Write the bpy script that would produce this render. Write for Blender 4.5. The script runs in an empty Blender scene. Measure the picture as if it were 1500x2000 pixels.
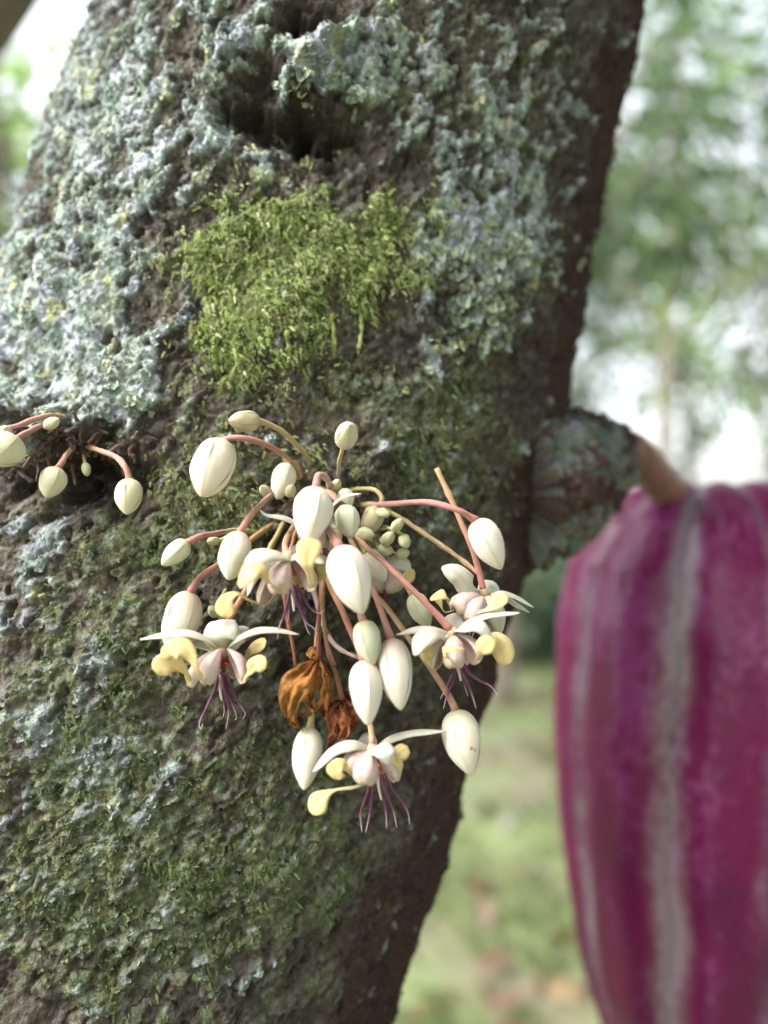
import bpy, math, random
import numpy as np
from mathutils import Vector, Matrix
random.seed(7); rng = np.random.default_rng(7)
R = math.radians
scene = bpy.context.scene
COL = scene.collection

# ------------------------------------------------------------------ camera
F = 1472.0                       # focal length in photo pixels (1500 x 2000)
CAM = Vector((0, 0, 1.10))
cam_d = bpy.data.cameras.new('camera'); cam = bpy.data.objects.new('camera', cam_d); COL.objects.link(cam)
cam.location = CAM; cam.rotation_euler = (R(90), 0, 0)
cam_d.sensor_fit = 'HORIZONTAL'; cam_d.sensor_width = 7.0; cam_d.lens = 7.0 * F / 1500
cam_d.clip_start = 0.01; cam_d.clip_end = 600
cam_d.dof.use_dof = True; cam_d.dof.focus_distance = 0.1065
cam_d.dof.aperture_fstop = cam_d.lens / 3.3
scene.camera = cam

# ------------------------------------------------------------------ sky, sun, exposure
SUN_AZ, SUN_EL = R(247), R(50)   # azimuth clockwise from +Y
world = bpy.data.worlds.new('World'); scene.world = world; world.use_nodes = True
wn = world.node_tree.nodes; wl = world.node_tree.links
for n in list(wn): wn.remove(n)
sky = wn.new('ShaderNodeTexSky'); sky.sky_type = 'NISHITA'; sky.sun_disc = False
sky.sun_elevation = SUN_EL; sky.sun_rotation = SUN_AZ; sky.dust_density = 4.0; sky.air_density = 1.0
hs = wn.new('ShaderNodeHueSaturation'); hs.inputs['Saturation'].default_value = 0.28
bg = wn.new('ShaderNodeBackground'); bg.inputs['Strength'].default_value = 0.15
wo = wn.new('ShaderNodeOutputWorld')
wl.new(sky.outputs[0], hs.inputs['Color']); wl.new(hs.outputs[0], bg.inputs[0]); wl.new(bg.outputs[0], wo.inputs[0])
sun_d = bpy.data.lights.new('sun', 'SUN'); sun = bpy.data.objects.new('sun', sun_d); COL.objects.link(sun)
sun_d.energy = 0.85; sun_d.angle = R(35); sun_d.color = (1.0, 0.97, 0.93)
sd = Vector((math.sin(SUN_AZ) * math.cos(SUN_EL), math.cos(SUN_AZ) * math.cos(SUN_EL), math.sin(SUN_EL)))
sun.rotation_euler = sd.to_track_quat('Z', 'Y').to_euler()
scene.view_settings.view_transform = 'Standard'; scene.view_settings.look = 'None'
scene.view_settings.gamma = 1.0; scene.view_settings.exposure = 2.42
scene.render.engine = 'CYCLES'
scene.cycles.use_denoising = True
scene.cycles.max_bounces = 8; scene.cycles.transparent_max_bounces = 8
scene.cycles.sample_clamp_indirect = 6.0

# ------------------------------------------------------------------ helpers
def P(px, py, d):
    """photo pixel + depth in millimetres -> world point"""
    d = d / 1000.0
    return Vector(((px - 750) / F * d, d, CAM.z - (py - 1000) / F * d))

def lin(r, g, b):
    return tuple(((c / 255) / 12.92 if c <= 10 else (((c / 255) + 0.055) / 1.055) ** 2.4) for c in (r, g, b))

def tag(o, label=None, cat=None, group=None, kind=None):
    if label: o['label'] = label
    if cat: o['category'] = cat
    if group: o['group'] = group
    if kind: o['kind'] = kind
    return o

def empty(name, loc):
    o = bpy.data.objects.new(name, None); COL.objects.link(o); o.location = loc
    o.empty_display_size = 0.005
    return o

def mesh_np(name, verts, faces, cols=None, smooth=True):
    """faces: (n,4) or (n,3) int array"""
    verts = np.asarray(verts, dtype=np.float32); faces = np.asarray(faces, dtype=np.int32)
    me = bpy.data.meshes.new(name)
    n, k = faces.shape
    me.vertices.add(len(verts)); me.vertices.foreach_set('co', verts.ravel())
    me.loops.add(n * k); me.loops.foreach_set('vertex_index', faces.ravel())
    me.polygons.add(n); me.polygons.foreach_set('loop_start', np.arange(0, n * k, k, dtype=np.int32))
    me.update(calc_edges=True)
    me.polygons.foreach_set('use_smooth', np.full(n, smooth, dtype=bool))
    if cols is not None:
        a = me.color_attributes.new('Col', 'FLOAT_COLOR', 'POINT')
        c = np.ones((len(verts), 4), dtype=np.float32); c[:, :3] = cols
        a.data.foreach_set('color', c.ravel())
    return me

def obj(name, me, mat, parent=None):
    o = bpy.data.objects.new(name, me); COL.objects.link(o)
    if mat is not None and len(me.materials) == 0: me.materials.append(mat)
    if parent is not None:
        o.parent = parent
        o.matrix_parent_inverse = Matrix.Translation(-parent.location)
    return o

def grid_faces(nu, nv, wrap=False):
    i, j = np.meshgrid(np.arange(nu - 1), np.arange(nv if wrap else nv - 1), indexing='ij')
    j2 = (j + 1) % nv
    return np.stack([i * nv + j, i * nv + j2, (i + 1) * nv + j2, (i + 1) * nv + j], -1).reshape(-1, 4)

def spline(pts, n):
    p = np.array([tuple(q) for q in pts], dtype=float)
    if len(p) == 2:
        t = np.linspace(0, 1, n)[:, None]; return p[0] * (1 - t) + p[1] * t
    q = np.vstack([2 * p[0] - p[1], p, 2 * p[-1] - p[-2]])
    seg = np.linalg.norm(np.diff(p, axis=0), axis=1) + 1e-9
    cum = np.concatenate([[0], np.cumsum(seg)]); cum /= cum[-1]
    out = []
    for s in np.linspace(0, 1, n):
        i = min(int(np.searchsorted(cum, s, side='right')) - 1, len(p) - 2)
        t = (s - cum[i]) / (cum[i + 1] - cum[i])
        a, b, c, d = q[i], q[i + 1], q[i + 2], q[i + 3]
        out.append(0.5 * ((2 * b) + (-a + c) * t + (2 * a - 5 * b + 4 * c - d) * t * t + (-a + 3 * b - 3 * c + d) * t ** 3))
    return np.array(out)

def ramp(t, stops):
    t = np.asarray(t); xs = [s[0] for s in stops]
    return np.stack([np.interp(t, xs, [s[1][k] for s in stops]) for k in range(3)], -1)

def frames(path):
    T = np.gradient(path, axis=0); T /= np.linalg.norm(T, axis=1)[:, None] + 1e-12
    u = np.cross(T[0], [0.13, 0.31, 0.94]); u /= np.linalg.norm(u)
    U = []
    for t in T:
        u = u - t * np.dot(u, t); u /= np.linalg.norm(u) + 1e-12; U.append(u)
    U = np.array(U); return T, U, np.cross(T, U)

def tube_arrays(path, rad, nv=10, caps=True):
    T, U, V = frames(path); a = np.linspace(0, 2 * np.pi, nv, endpoint=False)
    rad = np.broadcast_to(np.asarray(rad, float), (len(path),))
    rings = path[:, None, :] + rad[:, None, None] * (np.cos(a)[None, :, None] * U[:, None, :] + np.sin(a)[None, :, None] * V[:, None, :])
    verts = rings.reshape(-1, 3); fc = grid_faces(len(path), nv, True)
    if caps:   # close both ends with a fan of degenerate quads around a centre vertex
        n = len(verts); verts = np.vstack([verts, path[0], path[-1]])
        b = (len(path) - 1) * nv; j = np.arange(nv)
        c0 = np.stack([np.full(nv, n), (j + 1) % nv, j, j], -1); c1 = np.stack([np.full(nv, n + 1), b + j, b + (j + 1) % nv, b + (j + 1) % nv], -1)
        return verts, fc, c0[:, :3], c1[:, :3]
    return verts, fc, None, None

def tube_mesh(name, path, rad, stops, nv=10, jitter=0.0, blotch=0.0):
    v, fc, c0, c1 = tube_arrays(path, rad, nv)
    t = np.concatenate([np.repeat(np.linspace(0, 1, len(path)), nv), [0, 1]])
    if jitter: v = v + rng.normal(0, jitter, v.shape)
    c = ramp(t, stops)
    if blotch: c = np.clip(c * (1 + rng.normal(0, blotch, (len(c), 1))), 0, 1)
    tri = np.vstack([fc[:, [0, 1, 2]], fc[:, [0, 2, 3]], c0, c1])
    return mesh_np(name, v, tri, c)

# --- numpy noise (2-D)
def h2(ix, iy, s):
    x = (ix.astype(np.int64) * 374761393 + iy.astype(np.int64) * 668265263 + s * 974634777) & 0xffffffff
    x = ((x ^ (x >> 13)) * 1274126177) & 0xffffffff
    x = x ^ (x >> 16)
    return (x & 0xffffff) / float(0x1000000)
def perlin(x, y, s=0):
    x0 = np.floor(x); y0 = np.floor(y); fx = x - x0; fy = y - y0
    ux = fx ** 3 * (fx * (fx * 6 - 15) + 10); uy = fy ** 3 * (fy * (fy * 6 - 15) + 10)
    def g(dx, dy):
        a = h2(x0 + dx, y0 + dy, s) * 2 * np.pi
        return np.cos(a) * (fx - dx) + np.sin(a) * (fy - dy)
    a = g(0, 0) * (1 - ux) + g(1, 0) * ux; b = g(0, 1) * (1 - ux) + g(1, 1) * ux
    return (a * (1 - uy) + b * uy) * 1.5
def fbm(x, y, s=0, o=4, gain=0.5):
    r = 0; a = 1; n = 0
    for k in range(o):
        r = r + a * perlin(x * 2 ** k, y * 2 ** k, s + k * 17); n += a; a *= gain
    return r / n * 1.4
def worley(x, y, s=0):
    x0 = np.floor(x); y0 = np.floor(y)
    f1 = np.full(x.shape, 9.0); f2 = np.full(x.shape, 9.0); cid = np.zeros(x.shape)
    for dx in (-1, 0, 1):
        for dy in (-1, 0, 1):
            cx, cy = x0 + dx, y0 + dy
            d = np.hypot(cx + h2(cx, cy, s) - x, cy + h2(cx, cy, s + 1) - y)
            closer = d < f1
            f2 = np.where(closer, f1, np.minimum(f2, d)); cid = np.where(closer, h2(cx, cy, s + 2), cid)
            f1 = np.where(closer, d, f1)
    return f1, f2, cid
def sstep(a, b, x):
    t = np.clip((x - a) / (b - a), 0, 1); return t * t * (3 - 2 * t)
def blobs(px, py, L):
    r = 0
    for (x, y, sx, sy, w) in L:
        r = r + w * np.exp(-((px - x) / sx) ** 2 - ((py - y) / sy) ** 2)
    return r

# ------------------------------------------------------------------ materials
def mat_attr(name, rough=0.6, sss=0.0, sss_r=(1, .8, .5), sss_scale=0.0006, sheen=0.0, coat=0.0, bump=None, var=0.0, var_scale=400, trans=0.0, spec=0.5):
    m = bpy.data.materials.new(name); m.use_nodes = True
    nt = m.node_tree; b = nt.nodes['Principled BSDF']
    at = nt.nodes.new('ShaderNodeVertexColor'); at.layer_name = 'Col'
    src = at.outputs['Color']
    tc = nt.nodes.new('ShaderNodeTexCoord')
    if var:
        nz = nt.nodes.new('ShaderNodeTexNoise'); nz.inputs['Scale'].default_value = var_scale; nz.inputs['Detail'].default_value = 4
        nt.links.new(tc.outputs['Object'], nz.inputs['Vector'])
        mr = nt.nodes.new('ShaderNodeMapRange'); mr.inputs['From Min'].default_value = 0.3; mr.inputs['From Max'].default_value = 0.7
        mr.inputs['To Min'].default_value = 1 - var; mr.inputs['To Max'].default_value = 1 + var
        nt.links.new(nz.outputs['Fac'], mr.inputs['Value'])
        mx = nt.nodes.new('ShaderNodeVectorMath'); mx.operation = 'SCALE'
        nt.links.new(src, mx.inputs[0]); nt.links.new(mr.outputs[0], mx.inputs['Scale']); src = mx.outputs[0]
    nt.links.new(src, b.inputs['Base Color'])
    b.inputs['Roughness'].default_value = rough
    b.inputs['Specular IOR Level'].default_value = spec
    if sss:
        b.inputs['Subsurface Weight'].default_value = sss; b.inputs['Subsurface Radius'].default_value = sss_r
        b.inputs['Subsurface Scale'].default_value = sss_scale
    if sheen:
        b.inputs['Sheen Weight'].default_value = sheen; b.inputs['Sheen Roughness'].default_value = 0.4
    if coat:
        b.inputs['Coat Weight'].default_value = coat; b.inputs['Coat Roughness'].default_value = 0.3
    if bump:
        sc, st, dist = bump
        nz = nt.nodes.new('ShaderNodeTexNoise'); nz.inputs['Scale'].default_value = sc; nz.inputs['Detail'].default_value = 5
        nt.links.new(tc.outputs['Object'], nz.inputs['Vector'])
        bp = nt.nodes.new('ShaderNodeBump'); bp.inputs['Strength'].default_value = st; bp.inputs['Distance'].default_value = dist
        nt.links.new(nz.outputs['Fac'], bp.inputs['Height']); nt.links.new(bp.outputs[0], b.inputs['Normal'])
    if trans:
        tr = nt.nodes.new('ShaderNodeBsdfTranslucent'); nt.links.new(src, tr.inputs['Color'])
        ms = nt.nodes.new('ShaderNodeMixShader'); ms.inputs[0].default_value = trans
        out = nt.nodes['Material Output']
        nt.links.new(b.outputs[0], ms.inputs[1]); nt.links.new(tr.outputs[0], ms.inputs[2]); nt.links.new(ms.outputs[0], out.inputs['Surface'])
    return m
M_BARK = mat_attr('bark', 0.9, var=0.38, var_scale=1300, bump=(2000, 1.0, 0.0006), spec=0.2)
M_LICHEN = mat_attr('lichen', 0.9, var=0.22, var_scale=2500, trans=0.12, spec=0.2)
M_MOSS = mat_attr('moss', 0.7, trans=0.3, spec=0.3)
M_PETAL = mat_attr('petal', 0.55, sss=0.35, sss_scale=0.0007, sheen=0.15, trans=0.22, var=0.05, var_scale=2200, spec=0.3)
M_BUD = mat_attr('bud', 0.6, sss=0.45, sss_scale=0.0010, sheen=0.25, bump=(1600, 0.25, 0.0003), var=0.04, var_scale=900, spec=0.3)
M_STALK = mat_attr('stalk', 0.6, sss=0.2, sss_scale=0.0005, sheen=0.3, var=0.12, var_scale=1500, spec=0.3)
M_STAM = mat_attr('staminode', 0.45, var=0.1, var_scale=2500)
M_DRY = mat_attr('dry_petal', 0.75, trans=0.4, var=0.3, var_scale=1500, bump=(1500, 0.5, 0.0004))
M_POD = mat_attr('pod', 0.36, spec=0.32, var=0.14, var_scale=900, bump=(500, 0.25, 0.0006))
M_WOOD = mat_attr('far_bark', 0.9, var=0.3, var_scale=40, bump=(60, 0.5, 0.01))
M_LEAF = mat_attr('leaf', 0.5, trans=0.5)
M_GRASS = mat_attr('grass', 0.6, trans=0.3)

# ------------------------------------------------------------------ ground
def ground_material():
    m = bpy.data.materials.new('ground'); m.use_nodes = True; nt = m.node_tree; b = nt.nodes['Principled BSDF']
    tc = nt.nodes.new('ShaderNodeTexCoord')
    n1 = nt.nodes.new('ShaderNodeTexNoise'); n1.inputs['Scale'].default_value = 2.2; n1.inputs['Detail'].default_value = 6
    n2 = nt.nodes.new('ShaderNodeTexNoise'); n2.inputs['Scale'].default_value = 30; n2.inputs['Detail'].default_value = 4
    for n in (n1, n2): nt.links.new(tc.outputs['Object'], n.inputs['Vector'])
    r1 = nt.nodes.new('ShaderNodeValToRGB')
    r1.color_ramp.elements[0].position = 0.35; r1.color_ramp.elements[0].color = (0.12, 0.105, 0.07, 1)
    r1.color_ramp.elements[1].position = 0.62; r1.color_ramp.elements[1].color = (0.13, 0.17, 0.065, 1)
    nt.links.new(n1.outputs['Fac'], r1.inputs['Fac'])
    mx = nt.nodes.new('ShaderNodeMixRGB'); mx.blend_type = 'OVERLAY'; mx.inputs['Fac'].default_value = 0.6
    nt.links.new(r1.outputs[0], mx.inputs[1]); nt.links.new(n2.outputs['Fac'], mx.inputs[2])
    nt.links.new(mx.outputs[0], b.inputs['Base Color']); b.inputs['Roughness'].default_value = 0.95
    return m
g = 60
xs = np.concatenate([-np.geomspace(300, 6, 14), np.linspace(-5.5, 5.5, 45), np.geomspace(6, 300, 14)])
gx, gy = np.meshgrid(xs, xs, indexing='ij')
gz = 0.03 * fbm(gx * 0.7, gy * 0.7, 5, 3) * np.exp(-(np.hypot(gx, gy) / 30) ** 2)
gme = mesh_np('ground', np.stack([gx, gy, gz], -1).reshape(-1, 3), grid_faces(len(xs), len(xs)))
tag(obj('ground', gme, ground_material()), 'grassy earth floor under the trees with patches of bare soil', 'ground', kind='structure')

# ------------------------------------------------------------------ the cacao trunk
EDGE = [(-300, 1330), (0, 1250), (200, 1222), (400, 1168), (600, 1128), (730, 1106), (1000, 1058), (1200, 1012), (1300, 985), (1480, 905), (1620, 852), (1780, 797), (2000, 735), (2250, 650)]
D0, A0, B0 = 0.160, 0.0615, 0.042
zk, cxk, cyk = [], [], []
for (y, x) in EDGE:
    a = A0 + 0.010 * (y - 800) / 1200
    thR = math.atan((x - 750) / F); half = math.atan(a / math.sqrt(D0 * D0 - B0 * B0)); th = thR - half
    dt = (D0 - B0 * B0 / D0) * math.cos(thR)
    zk.append((1000 - y) / F * dt); cxk.append(D0 * math.sin(th)); cyk.append(D0 * math.cos(th))
pcx = np.polyfit(zk, cxk, 4); pcy = np.polyfit(zk, cyk, 2)
ZLO, ZHI = -0.175, 0.175
def axis(z):
    """z relative to the camera height -> centre x, y"""
    zc = np.clip(z, ZLO, ZHI)
    x = np.polyval(pcx, zc) + 0.27 * (z - zc); y = np.polyval(pcy, zc) + 0.02 * (z - zc)
    return x, y
AL = math.atan2(cxk[6], cyk[6])                        # direction of the trunk centre seen from the camera
ES = np.array([math.cos(AL), -math.sin(AL), 0]); EF = np.array([-math.sin(AL), -math.cos(AL), 0])
def base_surface(phi, z):
    cx, cy = axis(z)
    a = A0 + 0.010 * ((200 - z * 9879) / 1200).clip(-1.0, 1.2); b = B0 * a / A0
    flare = 1 + 0.7 * np.exp(-np.clip(z + 1.1, 0, 9) / 0.18)
    a = a * flare; b = b * flare
    round_ = np.clip((np.abs(z) - 0.2) / 0.5, 0, 1); b = b + (a - b) * round_     # rounder away from the flowering stretch
    s, c = np.sin(phi), np.cos(phi)
    p = np.stack([cx + a * s * ES[0] + b * c * EF[0], cy + a * s * ES[1] + b * c * EF[1], CAM.z + z], -1)
    n = np.stack([(s / a) * ES[0] + (c / b) * EF[0], (s / a) * ES[1] + (c / b) * EF[1], np.zeros_like(z)], -1)
    n /= np.linalg.norm(n, axis=-1, keepdims=True)
    return p, n
DW = R(100)
phis = np.concatenate([np.linspace(-np.pi, -DW, 40, endpoint=False), np.linspace(-DW, DW, 660), np.linspace(DW, np.pi, 41)[1:-1]])
zz = np.concatenate([np.linspace(-1.12, -0.165, 120, endpoint=False), np.linspace(-0.165, 0.165, 1000), np.linspace(0.165, 0.95, 100)[1:]])
Z, PH = np.meshgrid(zz, phis, indexing='ij')
B, NB = base_surface(PH, Z)
S = PH * 54.0; T = Z * 1000.0                            # surface coordinates in millimetres
pd = np.maximum(B[..., 1], 0.02)
PX = 750 + B[..., 0] / pd * F; PY = 1000 - (B[..., 2] - CAM.z) / pd * F
back = np.abs(PH) > R(95)
PX = np.where(back, 5000, PX)
# domain warp for natural outlines
W1 = 3.5 * fbm(S / 9, T / 9, 11, 3); W2 = 3.5 * fbm(S / 9, T / 9, 23, 3)
wx, wy = PX + 14 * W1, PY + 14 * W2
pale = blobs(wx, wy, [(220, 230, 190, 260, .66), (490, 70, 90, 110, .5), (740, 110, 90, 150, .42), (620, 150, 80, 40, .45), (500, 305, 45, 30, .6), (430, 250, 60, 80, .5), (90, 650, 190, 190, .9), (930, 470, 150, 90, .85), (960, 210, 180, 220, .50), (620, 110, 90, 60, .7), (640, 160, 60, 25, .8),
                      (110, 1330, 120, 220, .30), (250, 1480, 100, 120, .2), (330, 1850, 160, 120, .18), (60, 1850, 120, 160, .22), (60, 1060, 70, 130, .45), (260, 780, 70, 60, .9), (820, 700, 40, 40, .6), (940, 620, 60, 50, .5),
                      (880, 1000, 120, 120, .22), (350, 1560, 60, 60, .3), (100, 1500, 120, 120, .3), (1000, 1000, 60, 200, .15)])
green = blobs(wx, wy, [(900, 200, 260, 260, .38), (200, 1350, 260, 300, .6), (450, 1750, 320, 240, .62), (130, 1750, 200, 300, .55), (430, 960, 130, 110, .75),
                       (860, 850, 170, 200, .62), (620, 780, 250, 90, .45), (600, 1560, 130, 130, .45), (300, 1050, 200, 130, .45), (800, 400, 90, 60, .4)])
mossy = blobs(wx, wy, [(560, 520, 190, 150, 1.1), (470, 600, 120, 110, .8), (700, 480, 110, 110, .8), (480, 420, 80, 90, .5), (830, 430, 60, 30, .5), (470, 1720, 110, 70, .42), (620, 1720, 120, 60, .36), (640, 1520, 80, 70, .35), (880, 90, 40, 40, .3), (440, 700, 90, 50, .45)])
edge_r = sstep(R(41), R(61), PH + 0.05 * W1 + np.clip(-Z * 2.0, 0, .25))                          # bare brown bark on the side turned to the pod, widened low down as painted shade
bare = np.clip(blobs(wx, wy, [(520, 215, 110, 60, 1.1), (600, 170, 90, 50, .55), (590, 60, 50, 60, .6), (610, 275, 60, 30, .9), (800, 345, 70, 45, .9), (740, 620, 50, 60, .8), (1050, 760, 60, 60, .8), (170, 920, 130, 75, 1.3), (620, 1010, 90, 80, .9), (330, 700, 26, 60, .6), (590, 20, 40, 30, .8), (230, 1690, 30, 20, .6)]) + edge_r * 1.1, 0, 1.3)
fb7 = fbm(S / 6.5, T / 8, 31, 4); fb3 = fbm(S / 2.6, T / 3.2, 41, 4); fb1 = fbm(S / 1.1, T / 1.3, 51, 3)
gran = worley(S / 1.5 + .5 * fb3, T / 1.7 + .5 * fb1, 15)
m_pale = sstep(.40, .60, pale * (1 - bare) + .46 * fb7 + .42 * fb3 + .16 * fb1 + .22 * (.55 - gran[0]) + .02)
m_green = sstep(.30, .62, green * (1 - bare * .9) + .45 * fbm(S / 5 + .25 * T / 5, T / 8, 61, 4) + .45 * fbm(S / 2.2, T / 2.4, 63, 3) - .10) * (1 - m_pale * .85)
m_moss = sstep(.46, .80, mossy * .85 + .55 * fbm(S / 5, T / 7, 71, 4) + .35 * fb3)
f1, f2, cid = worley(S / 2.1 + .35 * W1 + .3 * fb1, T / 2.4 + .35 * W2, 5)
g1, g2, gid = worley(S / 0.95 + .3 * fb3, T / 1.1, 9)
# --- relief in millimetres
crack = np.abs(fbm(S / 7 + .5 * W1, T / 22, 83, 3)); crack = 1 - sstep(0, .10, crack)
h = .55 * fbm(S / 3.4 + .35 * T / 3.4, T / 7.5, 161, 3) + 1.6 * fbm(S / 30, T / 40, 3, 2) + 0.9 * fb7 + 0.45 * fb3 + 0.26 * fb1 + .22 * fbm(S / .55, T / .6, 57, 2) - 0.8 * crack * (1 - m_pale)
h += m_pale * (.18 + .34 * (1 - f1) * (.5 + .9 * cid) + .30 * (.6 - gran[0])) + m_green * (.15 + .40 * (1 - g1)) + m_moss * (.15 + .35 * (1 - g1))
h += (m_pale + .6 * m_green) * .26 * (.6 - g1)
pits = sstep(.42, .75, fbm(S / 2.8, T / 3.8, 91, 3)); h -= (1.5 - .7 * m_pale) * pits
# knots: old flower cushions stand out of the bark with hollows under them
lump = blobs(wx, wy, [(600, 110, 100, 80, 1.5), (650, 100, 45, 40, 3.0), (560, 140, 36, 34, 3.0), (600, 190, 34, 20, 3.5), (660, 175, 30, 26, 3.0), (700, 130, 40, 60, 2.0), (440, 130, 30, 90, 2.0), (110, 850, 150, 55, 6.0), (60, 800, 60, 30, 2.0), (650, 950, 110, 60, 3.0), (1090, 60, 60, 40, 2.0), (930, 630, 90, 80, 1.6)])
hollow = blobs(wx, wy, [(465, 200, 40, 50, 7.0), (590, 225, 70, 22, 4.0), (590, 40, 26, 60, 3.5), (560, 262, 80, 34, 6.5), (660, 250, 50, 40, 4), (520, 150, 30, 40, 3.0), (600, 18, 55, 30, 4.0), (170, 950, 90, 45, 8.0), (60, 930, 70, 30, 3.0), (965, 440, 12, 14, 2.5), (650, 300, 60, 50, 3.), (840, 1330, 200, 150, 1.0)])
rag = fbm(S / 4.5, T / 4.0, 141, 4)
h += lump * (.75 + .9 * fb7 + .5 * rag + .3 * fb3) - hollow * np.clip(1.0 + 1.2 * rag + .4 * fb3, 0, 2.0)
fade = sstep(.30, .17, np.abs(Z)) * .8 + .2
h = np.where(back, 1.2 * fb7, h * fade)
V = B + NB * (h / 1000.0)[..., None]
# --- colour
def mixc(a, b, m): return a * (1 - m[..., None]) + b * m[..., None]
def pal(idx, cols):
    return np.array(cols)[np.minimum((idx * len(cols)).astype(int), len(cols) - 1)]
one = np.ones_like(Z)
bk = fbm(S / 5, T / 12, 101, 4); bk2 = fbm(S / 1.4, T / 2.0, 103, 4)
bark = mixc(np.array([.034, .026, .021]) * one[..., None], np.array([.080, .063, .050]), np.clip(.5 + .8 * bk, 0, 1))
bark = mixc(bark, np.array([.12, .105, .11]), sstep(.1, .6, bk2) * .5)
film = sstep(.0, .45, fbm(S / 1.9, T / 2.3, 131, 4) + .35 * fbm(S / 8, T / 8, 133, 2))
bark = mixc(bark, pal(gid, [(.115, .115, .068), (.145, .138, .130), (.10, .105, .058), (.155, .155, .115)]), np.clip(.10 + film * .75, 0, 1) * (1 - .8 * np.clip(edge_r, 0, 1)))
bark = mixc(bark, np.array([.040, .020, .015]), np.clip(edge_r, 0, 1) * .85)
bark = mixc(bark, np.array([.040, .027, .027]), np.clip(bare - edge_r, 0, 1) * .7)  # dark bare bark, kept extra dark in the hollows to deepen their shade
c_pale = pal(cid, [(.40, .47, .40), (.46, .50, .45), (.36, .37, .42), (.44, .44, .50), (.32, .38, .31), (.40, .41, .31), (.31, .36, .33)])
q1 = sstep(-.25, .35, fbm(S / 4 + .3 * T / 4, T / 6, 151, 4)); q2 = sstep(.05, .5, fbm(S / 5, T / 6, 153, 4)); q3 = sstep(-.3, .4, fbm(S / 2, T / 2.4, 155, 3))
field = mixc(np.array([.37, .44, .36]) * one[..., None], np.array([.42, .42, .47]), q1)
field = mixc(field, np.array([.27, .27, .18]), q2 * .75)
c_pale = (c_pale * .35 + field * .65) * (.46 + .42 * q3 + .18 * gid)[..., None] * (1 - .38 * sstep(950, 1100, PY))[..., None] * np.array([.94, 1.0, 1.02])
c_green = pal(gid, [(.095, .10, .042), (.125, .135, .065), (.075, .10, .045), (.145, .145, .095), (.06, .065, .03), (.16, .19, .14)])
c_moss = pal(gid, [(.11, .145, .04), (.15, .18, .06), (.09, .12, .035), (.17, .19, .08)])
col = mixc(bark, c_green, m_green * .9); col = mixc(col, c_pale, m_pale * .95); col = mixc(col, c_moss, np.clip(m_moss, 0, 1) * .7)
yl = sstep(.5, .75, fbm(S / 4, T / 5, 121, 3) + .1) * m_pale
col = mixc(col, np.array([.36, .34, .12]), yl * .6)
nph = len(phis)
TREE = empty('cacao_tree', (float(axis(np.array(-1.1))[0]), float(axis(np.array(-1.1))[1]), 0))
tag(TREE, 'leaning cacao tree trunk crusted with pale lichen and green moss', 'tree')
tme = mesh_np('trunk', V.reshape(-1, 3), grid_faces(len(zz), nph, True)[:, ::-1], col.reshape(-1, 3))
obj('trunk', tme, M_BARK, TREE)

# surface lookup: photo pixel -> point and normal on the displaced trunk
dz0, dz1 = np.searchsorted(zz, -0.165), np.searchsorted(zz, 0.165)
fr = np.abs(phis) < R(85)
VS = V[dz0:dz1][:, fr]; du = np.gradient(VS, axis=1); dv = np.gradient(VS, axis=0)
NS = np.cross(du, dv); NS /= np.linalg.norm(NS, axis=-1, keepdims=True) + 1e-12
NS *= np.sign((NS * NB[dz0:dz1][:, fr]).sum(-1, keepdims=True))
NBS = NB[dz0:dz1][:, fr]
SPX = 750 + VS[..., 0] / VS[..., 1] * F; SPY = 1000 - (VS[..., 2] - CAM.z) / VS[..., 1] * F
def surf(px, py, off=0.0):
    k = np.argmin((SPX - px) ** 2 + (SPY - py) ** 2); k = np.unravel_index(k, SPX.shape)
    return Vector(VS[k] + NBS[k] * off / 1000.0), Vector(NBS[k])
def sd_mm(px, py): return surf(px, py)[0].y * 1000

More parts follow.
